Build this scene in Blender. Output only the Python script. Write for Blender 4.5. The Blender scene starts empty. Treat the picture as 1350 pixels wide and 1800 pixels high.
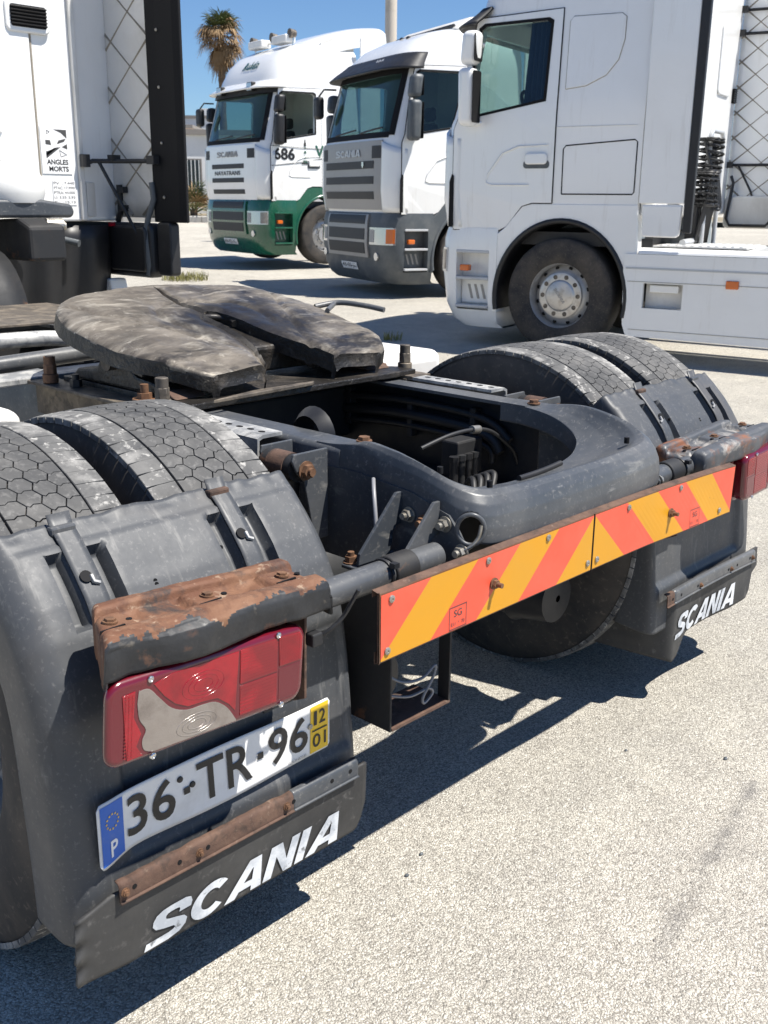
import bpy, bmesh, math, random
from mathutils import Vector, Matrix, noise
random.seed(7)
sc = bpy.context.scene
col = sc.collection
PI = math.pi
# ------------------------------------------------------------------ camera
cam = bpy.data.cameras.new('camera')
camo = bpy.data.objects.new('camera', cam); col.objects.link(camo)
YAW, PITCH, ROLL = .816, .293, .010
fwd = Vector((math.sin(YAW)*math.cos(PITCH), math.cos(YAW)*math.cos(PITCH), -math.sin(PITCH)))
rgt = Vector((math.cos(YAW), -math.sin(YAW), 0)); upv = rgt.cross(fwd)
r2 = rgt*math.cos(ROLL)+upv*math.sin(ROLL); u2 = upv*math.cos(ROLL)-rgt*math.sin(ROLL)
camo.matrix_world = Matrix(((r2.x, u2.x, -fwd.x, -1.929), (r2.y, u2.y, -fwd.y, -1.17), (r2.z, u2.z, -fwd.z, 1.427), (0, 0, 0, 1)))
cam.sensor_fit = 'VERTICAL'; cam.sensor_height = 36; cam.lens = 36*1817/1800
cam.clip_start = .05; cam.clip_end = 3000
cam.dof.use_dof = True; cam.dof.focus_distance = 2.3; cam.dof.aperture_fstop = 14
sc.camera = camo
# ------------------------------------------------------------------ sky, sun, exposure
SUN = Vector((.25, -.46, 1)).normalized()          # towards the sun
w = bpy.data.worlds.new('World'); sc.world = w; w.use_nodes = True
nt = w.node_tree; bg = nt.nodes['Background']
sky = nt.nodes.new('ShaderNodeTexSky'); sky.sky_type = 'NISHITA'; sky.sun_disc = False
sky.sun_elevation = math.asin(SUN.z); sky.sun_rotation = math.atan2(SUN.x, SUN.y)
sky.air_density = 1.0; sky.dust_density = 0.05; sky.ozone_density = 2.0; sky.altitude = 50
tint = nt.nodes.new('ShaderNodeMix'); tint.data_type = 'RGBA'; tint.blend_type = 'MULTIPLY'; tint.inputs[0].default_value = 1; tint.inputs[7].default_value = (.86, 1.10, 1.42, 1)
nt.links.new(sky.outputs[0], tint.inputs[6]); nt.links.new(tint.outputs[2], bg.inputs[0]); bg.inputs[1].default_value = .05
sl = bpy.data.lights.new('sun', 'SUN'); sl.energy = 5.0; sl.angle = math.radians(.53); sl.color = (1, .955, .88)
so = bpy.data.objects.new('sun', sl); col.objects.link(so)
so.rotation_euler = (-SUN).to_track_quat('-Z', 'Y').to_euler(); so.location = (3, -6, 14)
sc.view_settings.view_transform = 'Standard'; sc.view_settings.look = 'None'
sc.view_settings.gamma = 1; sc.view_settings.use_curve_mapping = False
sc.view_settings.exposure = .80
sc.render.engine = 'CYCLES'

# ================================================================== helpers
def lerp(a, b, t): return a+(b-a)*t
def smooth(a, b, x):
    t = max(0, min(1, (x-a)/(b-a))); return t*t*(3-2*t)
def interp(tab, x):
    if x <= tab[0][0]: return tab[0][1:]
    for a, b in zip(tab, tab[1:]):
        if x <= b[0]:
            t = (x-a[0])/(b[0]-a[0]); return tuple(lerp(p, q, t) for p, q in zip(a[1:], b[1:]))
    return tab[-1][1:]
def nz(x, y, z, s=1): return noise.noise((x*s, y*s, z*s))

def spl(p, n=8):
    p = [Vector(q) for q in p]; o = []
    for i in range(len(p)-1):
        a, b, c, d = p[max(0, i-1)], p[i], p[i+1], p[min(len(p)-1, i+2)]
        for k in range(n):
            t = k/n; o.append(.5*((2*b)+(c-a)*t+(2*a-5*b+4*c-d)*t*t+(3*b-a-3*c+d)*t*t*t))
    return o+[p[-1]]

class MB:
    def __init__(s): s.v = []; s.f = []; s.m = []
    def add(s, v, f, m=0):
        o = len(s.v); s.v += [tuple(p) for p in v]; s.f += [tuple(i+o for i in q) for q in f]; s.m += [m]*len(f); return s
    def box(s, x0, x1, y0, y1, z0, z1, m=0):
        v = [(x, y, z) for z in (z0, z1) for y in (y0, y1) for x in (x0, x1)]
        return s.add(v, [(0, 2, 3, 1), (4, 5, 7, 6), (0, 1, 5, 4), (2, 6, 7, 3), (0, 4, 6, 2), (1, 3, 7, 5)], m)
    def prism(s, poly, axis, a0, a1, m=0):
        # polygon in the plane of the two other axes (x: (y,z), y: (x,z), z: (x,y)), counter-clockwise not required
        n = len(poly)
        A = sum(poly[i][0]*poly[(i+1) % n][1]-poly[(i+1) % n][0]*poly[i][1] for i in range(n))
        if (A < 0) != (axis == 'y'): poly = poly[::-1]
        def P(p, a): return {'x': (a, p[0], p[1]), 'y': (p[0], a, p[1]), 'z': (p[0], p[1], a)}[axis]
        a0, a1 = min(a0, a1), max(a0, a1)
        v = [P(p, a0) for p in poly]+[P(p, a1) for p in poly]
        f = [tuple(range(n))[::-1], tuple(range(n, 2*n))]+[(i, (i+1) % n, n+(i+1) % n, n+i) for i in range(n)]
        return s.add(v, f, m)
    def tube(s, pts, r, n=8, m=0, cap=True):
        pts = [Vector(p) for p in pts]; rs = r if isinstance(r, (list, tuple)) else [r]*len(pts)
        v = []; f = []; ref = None
        for i, p in enumerate(pts):
            d = (pts[min(i+1, len(pts)-1)]-pts[max(i-1, 0)]).normalized()
            if ref is None: ref = Vector((0, 0, 1)) if abs(d.z) < .9 else Vector((1, 0, 0))
            a = d.cross(ref).normalized(); b = d.cross(a).normalized(); ref = a.cross(d).normalized()
            v += [p+(a*math.cos(t)+b*math.sin(t))*rs[i] for t in (2*PI*k/n for k in range(n))]
        for i in range(len(pts)-1):
            for k in range(n): f.append((i*n+k, i*n+(k+1) % n, (i+1)*n+(k+1) % n, (i+1)*n+k))
        if cap: f.append(tuple(range(n))[::-1]); f.append(tuple((len(pts)-1)*n+k for k in range(n)))
        return s.add(v, f, m)
    def cyl(s, a, b, r, n=16, m=0, r2=None): return s.tube([a, b], [r, r if r2 is None else r2], n, m)
    def lathe(s, prof, n=32, axis='x', o=(0, 0, 0), m=0):
        v = []; f = []; k = len(prof)
        for i in range(n):
            t = 2*PI*i/n; c, q = math.cos(t), math.sin(t)
            for a, r in prof:
                p = {'x': (a, r*c, r*q), 'y': (r*q, a, r*c), 'z': (r*c, r*q, a)}[axis]
                v.append((p[0]+o[0], p[1]+o[1], p[2]+o[2]))
        for i in range(n):
            j = (i+1) % n
            for a in range(k-1): f.append((i*k+a, i*k+a+1, j*k+a+1, j*k+a))
        return s.add(v, f, m)
    def grid(s, fn, nu, nv, m=0, flip=False, keep=None):
        v = [fn(i/nu, j/nv) for i in range(nu+1) for j in range(nv+1)]; f = []
        for i in range(nu):
            for j in range(nv):
                if keep and not keep((i+.5)/nu, (j+.5)/nv): continue
                q = (i*(nv+1)+j, (i+1)*(nv+1)+j, (i+1)*(nv+1)+j+1, i*(nv+1)+j+1)
                f.append(q[::-1] if flip else q)
        return s.add(v, f, m)
    def mapped(s, fn):
        s.v = [tuple(fn(p)) for p in s.v]; return s
    def mesh(s, name, mats, sx=1, smooth=None):
        me = bpy.data.meshes.new(name)
        v = s.v; f = s.f
        if sx < 0: v = [(-p[0], p[1], p[2]) for p in v]; f = [q[::-1] for q in f]
        me.from_pydata(v, [], f)
        for x in (mats if isinstance(mats, (list, tuple)) else [mats]): me.materials.append(x)
        if len(me.materials) > 1: me.polygons.foreach_set('material_index', s.m)
        if smooth:
            me.polygons.foreach_set('use_smooth', [True]*len(me.polygons)); me.set_sharp_from_angle(angle=math.radians(smooth))
        me.update(); return me
    def build(s, name, mats, parent=None, smooth=None, bevel=0, seg=2, solid=0, sub=0, sx=1, loc=None, soff=-1):
        o = bpy.data.objects.new(name, s.mesh(name, mats, sx, smooth)); col.objects.link(o)
        o.parent = parent
        if loc: o.location = loc
        if sub:
            d = o.modifiers.new('sub', 'SUBSURF'); d.levels = sub; d.render_levels = sub
        if solid:
            d = o.modifiers.new('solid', 'SOLIDIFY'); d.thickness = solid; d.offset = soff
        if bevel:
            d = o.modifiers.new('bevel', 'BEVEL'); d.width = bevel; d.segments = seg; d.limit_method = 'ANGLE'; d.angle_limit = math.radians(35)
            d.harden_normals = False
        return o
def thing(name, label, cat, loc=(0, 0, 0), rz=0, group=None):
    o = bpy.data.objects.new(name, None); col.objects.link(o); o.location = loc; o.rotation_euler.z = rz
    o.empty_display_size = .2; return tag(o, label, cat, group)
def tag(o, label, cat, group=None):
    o['label'] = label; o['category'] = cat
    if group: o['group'] = group
    return o
def kind(o, k): o['kind'] = k; return o
def copy_part(o, parent, loc=None):
    c = o.copy(); col.objects.link(c); c.parent = parent
    if loc: c.location = loc
    for ch in o.children:
        d = ch.copy(); col.objects.link(d); d.parent = c
    return c

# ------------------------------------------------------------------ lettering
_txt = {}
def text2d(body, shear=0, bold=0, space=1):
    key = (body, shear, bold, space)
    if key in _txt: return _txt[key]
    cu = bpy.data.curves.new('t', 'FONT'); cu.body = body; cu.shear = shear; cu.offset = bold; cu.space_character = space
    cu.resolution_u = 4; cu.fill_mode = 'FRONT'
    o = bpy.data.objects.new('t', cu); col.objects.link(o); bpy.context.view_layer.update()
    me = bpy.data.meshes.new_from_object(o.evaluated_get(bpy.context.evaluated_depsgraph_get()))
    v = [(p.co.x, p.co.y) for p in me.vertices]; f = [tuple(p.vertices) for p in me.polygons]
    bpy.data.objects.remove(o); bpy.data.curves.remove(cu); bpy.data.meshes.remove(me)
    x0 = min(p[0] for p in v); x1 = max(p[0] for p in v); y0 = min(p[1] for p in v); y1 = max(p[1] for p in v)
    v = [((p[0]-x0)/(x1-x0), (p[1]-y0)/(y1-y0)) for p in v]
    _txt[key] = (v, f); return _txt[key]
def add_text(mb, body, u0, u1, v0, v1, fn, m=0, shear=0, bold=0, space=1, cut=None):
    v, f = text2d(body, shear, bold, space)
    return mb.add([fn(lerp(u0, u1, p[0]), lerp(v0, v1, p[1])) for p in v], f, m)
# own wide slanted capitals with heavy strokes (u right, v up, cap height 1)
def arc(cx, cy, rx, ry, a0, a1, n=14): return [(cx+rx*math.cos(math.radians(lerp(a0, a1, i/n))), cy+ry*math.sin(math.radians(lerp(a0, a1, i/n)))) for i in range(n+1)]
def strip(a, b): return a, b
def heavy_glyphs():
    G = {}
    t = .25
    # each glyph: list of (outer polyline, inner polyline) ribbons
    So = [(1.0, .66), (1.0, .80), (.93, .94), (.78, 1.0), (.42, 1.0), (.22, .98), (.08, .90), (.03, .76), (.05, .62), (.16, .49), (.40, .40), (.64, .335), (.70, .28), (.66, .23), (.55, .205), (.0, .205)]
    Si = [(.70, .66), (.70, .76), (.66, .80), (.58, .815), (.48, .815), (.39, .80), (.35, .76), (.35, .71), (.38, .66), (.46, .62), (.66, .555), (.88, .47), (.98, .36), (.98, .20), (.86, .06), (.60, .0)]
    So.append((.0, .10)); Si.append((.0, .0))
    G['S'] = ([(So, Si)], 1.0)
    G['C'] = ([(arc(.52, .5, .5, .5, 40, 320, 26), arc(.52, .5, .24, .27, 40, 320, 26))], 1.0)
    G['A'] = ([([(-.02, 0), (.44, 1)], [(.27, 0), (.60, .72)]), ([(.44, 1), (.78, 1), (1.02, 0)], [(.60, .72), (.62, .72), (.72, 0)]), ([(.33, .16), (.42, .36)], [(.72, .16), (.68, .36)])], 1.03)
    G['N'] = ([([(0, 0), (0, 1)], [(.25, 0), (.25, 1)]), ([(.25, 1), (.25, .62)], [(.33, 1), (.62, 0)]), ([(.33, 1), (.62, .38)], [(.62, 0), (.62, 0)]), ([(.62, 0), (.62, 1)], [(.87, 0), (.87, 1)])], .92)
    G['I'] = ([([(0, 0), (0, 1)], [(.27, 0), (.27, 1)])], .33)
    return G
HG = heavy_glyphs()
def heavy_word(mb, word, u0, u1, v0, v1, fn, m=0, slant=.28, gap=.04):
    tot = sum(HG[c][1] for c in word)+gap*(len(word)-1)+slant
    sx = (u1-u0)/tot; x = 0; h = v1-v0
    for c in word:
        for a, b in HG[c][0]:
            n = len(a); v = []
            for p, q in zip(a, b):
                for k in (p, q): v.append(fn(u0+(x+k[0]+slant*k[1])*sx, v0+k[1]*h))
            mb.add(v, [(2*i, 2*i+1, 2*i+3, 2*i+2) for i in range(n-1)], m)
        x += HG[c][1]+gap
    return mb

# ------------------------------------------------------------------ materials
def newmat(name):
    m = bpy.data.materials.new(name); m.use_nodes = True
    return m, m.node_tree, m.node_tree.nodes['Principled BSDF']
def N(nt, t, **k):
    n = nt.nodes.new(t)
    for a, b in k.items(): setattr(n, a, b)
    return n
def ramp(nt, src, a, b, lo=(0, 0, 0, 1), hi=(1, 1, 1, 1)):
    r = N(nt, 'ShaderNodeValToRGB'); e = r.color_ramp.elements
    e[0].position = a; e[0].color = lo; e[1].position = b; e[1].color = hi
    nt.links.new(src, r.inputs[0]); return r.outputs[0]
def noise_n(nt, co, scale, detail=5, rough=.6, dist=0, stretch=None):
    if stretch:
        mp = N(nt, 'ShaderNodeMapping'); mp.inputs['Scale'].default_value = stretch; nt.links.new(co, mp.inputs[0]); co = mp.outputs[0]
    n = N(nt, 'ShaderNodeTexNoise'); n.inputs['Scale'].default_value = scale; n.inputs['Detail'].default_value = detail
    n.inputs['Roughness'].default_value = rough; n.inputs['Distortion'].default_value = dist
    nt.links.new(co, n.inputs['Vector']); return n.outputs['Fac']
def mix(nt, fac, a, b, mode='MIX'):
    n = N(nt, 'ShaderNodeMix', data_type='RGBA', blend_type=mode)
    for k, x in ((0, fac), (6, a), (7, b)):
        if isinstance(x, bpy.types.NodeSocket): nt.links.new(x, n.inputs[k])
        elif k == 0: n.inputs[0].default_value = x
        else: n.inputs[k].default_value = (*x, 1) if len(x) == 3 else x
    return n.outputs[2]
def bump(nt, bs, h, strength, dist=.01, prev=None):
    b = N(nt, 'ShaderNodeBump'); b.inputs['Strength'].default_value = strength; b.inputs['Distance'].default_value = dist
    nt.links.new(h, b.inputs['Height'])
    if prev: nt.links.new(prev, b.inputs['Normal'])
    nt.links.new(b.outputs[0], bs.inputs['Normal']); return b.outputs[0]
def mat(name, base, rough=.5, metal=0, layers=(), rvar=0, bumps=(), coat=0, spec=.5, coatr=.1):
    """layers: (colour, noise scale, lo, hi, strength[, stretch]) painted one over the other; bumps: (scale, strength, dist)"""
    m, nt, bs = newmat(name)
    co = N(nt, 'ShaderNodeTexCoord').outputs['Object']
    c = base; c_s = None
    for L in layers:
        f = ramp(nt, noise_n(nt, co, L[1], 7, .65, .3, L[5] if len(L) > 5 else None), L[2], L[3], (0, 0, 0, 1), (L[4],)*3+(1,))
        c_s = mix(nt, f, c_s if c_s else c, L[0])
    if c_s: nt.links.new(c_s, bs.inputs['Base Color'])
    else: bs.inputs['Base Color'].default_value = (*base, 1)
    bs.inputs['Metallic'].default_value = metal
    if rvar:
        f = ramp(nt, noise_n(nt, co, 9, 6, .7), .3, .7, (max(0, rough-rvar),)*3+(1,), (min(1, rough+rvar),)*3+(1,))
        nt.links.new(f, bs.inputs['Roughness'])
    else: bs.inputs['Roughness'].default_value = rough
    pv = None
    for b in bumps: pv = bump(nt, bs, noise_n(nt, co, b[0], 5, .65), b[1], b[2], pv)
    bs.inputs['Coat Weight'].default_value = coat; bs.inputs['Coat Roughness'].default_value = coatr
    bs.inputs['Specular IOR Level'].default_value = spec
    return m
DUST = (.30, .285, .26)
M = {}
M['frame'] = mat('chassis_paint', (.047, .053, .062), .42, 0, [(DUST, 1.6, .40, .78, .34), ((.4, .39, .37), 60, .62, .70, .28, (.25, 1, 1)), ((.018, .02, .023), 5, .6, .72, .5), (DUST, 90, .56, .7, .3), (DUST, 7, .64, .74, .5, (1, 1, 2.2)), ((.2, .085, .035), 5, .70, .74, .9)], .12, [(60, .12, .002), (6, .1, .01)])
M['frame_dark'] = mat('chassis_underside_rail_shade', (.012, .0125, .014), .65, 0, [((.06, .05, .04), 6, .5, .8, .45), ((.16, .07, .03), 9, .63, .7, .6)], .1, [(60, .15, .002)])
M['galv'] = mat('scuffed_bracket_metal', (.22, .225, .23), .5, .2, [((.55, .54, .51), 16, .42, .6, .8), ((.05, .05, .055), 30, .6, .7, .7)], .1, [(80, .15, .001)])
M['guard'] = mat('mudguard_plastic', (.050, .054, .060), .52, 0, [((.15, .147, .142), 1.4, .35, .8, .33), ((.27, .26, .25), 120, .56, .72, .35), ((.30, .29, .27), 9, .60, .74, .35, (6, 1, .7)), ((.022, .023, .026), 7, .62, .74, .5, (5, 1, .5)), ((.5, .49, .47), 6, .72, .77, .45, (4, 1, 1)), ((.12, .1, .08), 3, .55, .8, .4, (1, 1, .4))], .1, [(140, .1, .001), (3, .15, .02)])
M['guard_in'] = mat('recess_plastic', (.03, .032, .035), .6, 0, [((.12, .12, .11), 14, .5, .75, .4)], .1)
M['flap'] = mat('mudflap_rubber', (.022, .022, .0225), .62, 0, [((.15, .145, .135), 3, .4, .8, .35), ((.2, .19, .18), 45, .58, .72, .4), ((.22, .21, .2), 14, .64, .74, .5, (1, 1, .3))], .12, [(120, .15, .001), (4, .2, .02)])
M['rubber'] = mat('tyre_rubber', (.03, .031, .033), .75, 0, [((.115, .112, .106), 4, .28, .7, .8), ((.19, .182, .17), 8, .5, .75, .5), ((.2, .194, .184), 70, .52, .7, .5)], .1, [(150, .2, .001)])
M['rubber_sh'] = mat('chalky_tyre_shoulder', (.045, .046, .048), .85, 0, [((.19, .185, .175), 6, .34, .68, .85), ((.5, .485, .455), 5, .52, .66, .55), ((.6, .58, .54), 55, .56, .66, .5)], 0, [(150, .25, .001)])
M['side'] = mat('tyre_sidewall', (.02, .02, .021), .8, 0, [((.13, .105, .08), 4, .38, .75, .65), ((.2, .165, .13), 60, .56, .7, .4)], 0, [(40, .15, .002)])
M['rust'] = mat('flaking_rust', (.035, .036, .038), .75, .1, [((.135, .058, .030), 3.2, .30, .40, 1), ((.21, .11, .062), 13, .46, .64, .7), ((.075, .032, .02), 24, .52, .66, .75), ((.40, .30, .21), 45, .58, .68, .6), ((.028, .027, .027), 4.5, .55, .61, .9), ((.30, .21, .145), 7, .6, .7, .5), ((.03, .025, .022), 20, .57, .66, .6)], .15, [(70, .6, .003), (14, .5, .006)])
M['rust_all'] = mat('brown_rust', (.088, .05, .036), .85, .1, [((.15, .088, .060), 17, .42, .62, .7), ((.04, .028, .022), 26, .5, .64, .75), ((.27, .2, .15), 60, .6, .7, .5)], .1, [(90, .6, .002)])
def grease_mat():
    m = mat('greasy_cast_plate', (.028, .024, .021), .45, .25, [((.15, .128, .10), 2.0, .32, .58, .9), ((.27, .235, .19), 5, .44, .64, .7, (1.2, 3.0, 1)), ((.46, .42, .35), 8, .54, .68, .6, (.8, 3.5, 1)), ((.6, .56, .48), 3.4, .57, .66, .6, (1.4, 1, 1)), ((.5, .46, .39), 34, .60, .70, .5), ((.013, .011, .010), 3.2, .55, .62, .92, (1, 1.6, 1))], .22, [(14, .3, .008), (90, .25, .002), (5, .4, .014)])
    nt = m.node_tree; bs = nt.nodes['Principled BSDF']; co = N(nt, 'ShaderNodeTexCoord').outputs['Object']
    # packed grease round the throat, with a broken outline
    mp = N(nt, 'ShaderNodeMapping'); mp.inputs['Location'].default_value = (-.05, -1.27, -1.08); nt.links.new(co, mp.inputs[0])
    le = N(nt, 'ShaderNodeVectorMath', operation='LENGTH'); nt.links.new(mp.outputs[0], le.inputs[0])
    ad = N(nt, 'ShaderNodeMath', operation='MULTIPLY_ADD'); ad.inputs[1].default_value = .55; nt.links.new(noise_n(nt, co, 5, 7, .65, .6, (1.6, .8, 1)), ad.inputs[0]); nt.links.new(le.outputs['Value'], ad.inputs[2])
    f = ramp(nt, ad.outputs[0], .42, .58, (.94, .94, .94, 1), (0, 0, 0, 1))
    src = bs.inputs['Base Color'].links[0].from_socket; c = mix(nt, f, src, (.014, .012, .011)); nt.links.new(c, bs.inputs['Base Color'])
    return m
M['grease'] = grease_mat()
M['grease_black'] = mat('caked_grease', (.016, .014, .012), .45, 0, [((.09, .075, .06), 9, .5, .72, .7), ((.3, .26, .2), 40, .62, .72, .5)], .15, [(22, .8, .01), (90, .5, .003)])
M['dirtysteel'] = mat('dirty_steel', (.1, .085, .07), .6, .3, [((.28, .23, .17), 12, .45, .65, .7), ((.03, .026, .022), 18, .5, .65, .7)], .1, [(70, .4, .002)])
M['bolt'] = mat('zinc_bolt', (.36, .34, .3), .4, .7, [((.15, .12, .08), 40, .5, .65, .6)], .1)
M['bolt_rust'] = mat('rusty_bolt', (.19, .1, .055), .7, .3, [((.09, .05, .03), 60, .45, .6, .7)], .1, [(120, .4, .001)])
M['black'] = mat('black_plastic', (.014, .014, .0155), .5, 0, [((.06, .058, .055), 8, .55, .85, .3)], .1)
M['blackrub'] = mat('black_hose', (.016, .016, .017), .55)
M['wire'] = mat('grey_cable', (.22, .22, .23), .4)
M['white'] = mat('white_truck_paint', (.82, .82, .805), .22, 0, [((.66, .64, .6), 1.1, .5, .85, .35), ((.5, .47, .42), 24, .66, .76, .25), ((.56, .53, .48), 3, .58, .74, .35, (4, 4, .4))], .05, coat=.6)
M['whitep'] = mat('white_plastic', (.74, .735, .71), .45, 0, [((.5, .47, .42), 6, .5, .75, .5)], .1)
M['whited'] = mat('dusty_white_panel', (.70, .685, .65), .45, 0, [((.45, .42, .37), 3, .45, .75, .6)], .1)
M['lightgrey'] = mat('grey_panel', (.46, .47, .48), .35, 0, [((.35, .34, .32), 4, .5, .8, .5)], .05, coat=.3)
M['green'] = mat('dark_green_paint', (.006, .085, .045), .25, 0, [((.09, .12, .09), 6, .5, .8, .35)], .05, coat=.6)
M['greyb'] = mat('grey_bumper_plastic', (.075, .086, .095), .5, 0, [((.2, .2, .19), 4, .45, .75, .5)], .1)
M['silverg'] = mat('silver_grille', (.30, .29, .28), .4, .15, [((.25, .24, .22), 8, .5, .8, .4)], .05)
M['mesh'] = mat('black_grille_mesh', (.02, .02, .022), .55, 0, [], 0, [(320, .5, .002)])
M['redlens'] = mat('red_lens', (.30, .003, .012), .16, 0, [((.16, .003, .009), 11, .4, .6, .8), ((.30, .10, .10), 5, .58, .85, .35)], .05, [(340, .12, .001)], coat=.7)
M['darkred'] = mat('dark_red_lens_body', (.11, .004, .012), .2, 0, [((.24, .11, .11), 6, .58, .85, .4)], .08, coat=.7)
M['clear'] = mat('clear_ribbed_lens', (.20, .17, .15), .14, .2, [((.36, .325, .285), 4, .4, .7, .7), ((.10, .075, .065), 16, .5, .66, .6), ((.22, .09, .085), 7, .56, .72, .5)], .05, [(420, .35, .001)], coat=.8)
M['amber'] = mat('amber_lens', (.62, .13, .01), .2, coat=.5)
M['headl'] = mat('headlamp_lens', (.55, .56, .57), .08, .6, coat=1)
M['chrome'] = mat('worn_chrome', (.66, .65, .63), .25, 1, [((.3, .26, .22), 20, .55, .7, .6)], .1)
M['rim'] = mat('steel_rim', (.42, .42, .42), .4, .55, [((.2, .17, .14), 9, .5, .75, .6)], .1)
M['hub'] = mat('dull_hub_cover', (.55, .53, .5), .38, .7, [((.3, .25, .2), 14, .5, .7, .6)], .1)
M['platew'] = mat('plate_white', (.74, .74, .73), .35, 0, [((.42, .4, .36), 8, .52, .75, .5), ((.3, .28, .25), 45, .66, .74, .4)], .05)
M['plateblue'] = mat('plate_blue', (.008, .115, .50), .35, 0, [((.2, .25, .35), 20, .58, .75, .3)])
M['plateyel'] = mat('plate_yellow', (.80, .50, .015), .35, 0, [((.35, .26, .06), 18, .58, .72, .5)])
M['print'] = mat('black_print', (.012, .012, .013), .45)
M['printg'] = mat('faded_print', (.06, .06, .062), .6, 0, [((.4, .4, .38), 30, .56, .66, .5)])
M['star'] = mat('gold_star_print', (.75, .5, .04), .4)
M['whiteprint'] = mat('white_print', (.8, .8, .8), .4)
M['lettering'] = mat('worn_white_lettering', (.66, .68, .7), .5, 0, [((.3, .33, .37), 9, .48, .62, .75), ((.07, .075, .08), 30, .60, .68, .8)], .05)
M['red'] = mat('marker_red', (.74, .088, .045), .42, 0, [((.6, .16, .1), 5, .45, .8, .5), ((.35, .12, .08), 70, .68, .74, .4)], .05, [(600, .05, .0005)])
M['yellow'] = mat('marker_yellow', (.60, .275, .008), .42, 0, [((.5, .26, .03), 5, .45, .8, .5), ((.3, .18, .03), 70, .68, .74, .4)], .05, [(600, .05, .0005)])
M['boardback'] = mat('board_sheet', (.2, .13, .09), .6, .4, [((.24, .1, .05), 14, .45, .6, .8)], .1, [(80, .3, .001)])
M['interior'] = mat('cab_lining', (.055, .055, .058), .8)
M['interior2'] = mat('pale_cab_lining', (.42, .42, .40), .8)
M['curtain'] = mat('blue_curtain', (.012, .03, .075), .85)
M['seal'] = mat('black_seal', (.009, .009, .010), .7, spec=.2)
def glass(name, tint):
    m, nt, bs = newmat(name); nt.nodes.remove(bs)
    out = nt.nodes['Material Output']
    t = N(nt, 'ShaderNodeBsdfTransparent'); t.inputs[0].default_value = (*tint, 1)
    g = N(nt, 'ShaderNodeBsdfGlossy'); g.inputs['Roughness'].default_value = .015
    lw = N(nt, 'ShaderNodeLayerWeight'); lw.inputs[0].default_value = .5
    pw = N(nt, 'ShaderNodeMath', operation='POWER'); pw.inputs[1].default_value = 5; nt.links.new(lw.outputs['Facing'], pw.inputs[0])
    fr = N(nt, 'ShaderNodeMath', operation='MULTIPLY_ADD'); fr.inputs[1].default_value = .85; fr.inputs[2].default_value = .045; nt.links.new(pw.outputs[0], fr.inputs[0])
    ms = N(nt, 'ShaderNodeMixShader')
    nt.links.new(fr.outputs[0], ms.inputs[0]); nt.links.new(t.outputs[0], ms.inputs[1]); nt.links.new(g.outputs[0], ms.inputs[2])
    nt.links.new(ms.outputs[0], out.inputs[0]); return m
M['glass'] = glass('tinted_glass', (.58, .69, .67))
M['glassd'] = glass('dark_window_glass', (.30, .40, .42))

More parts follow.
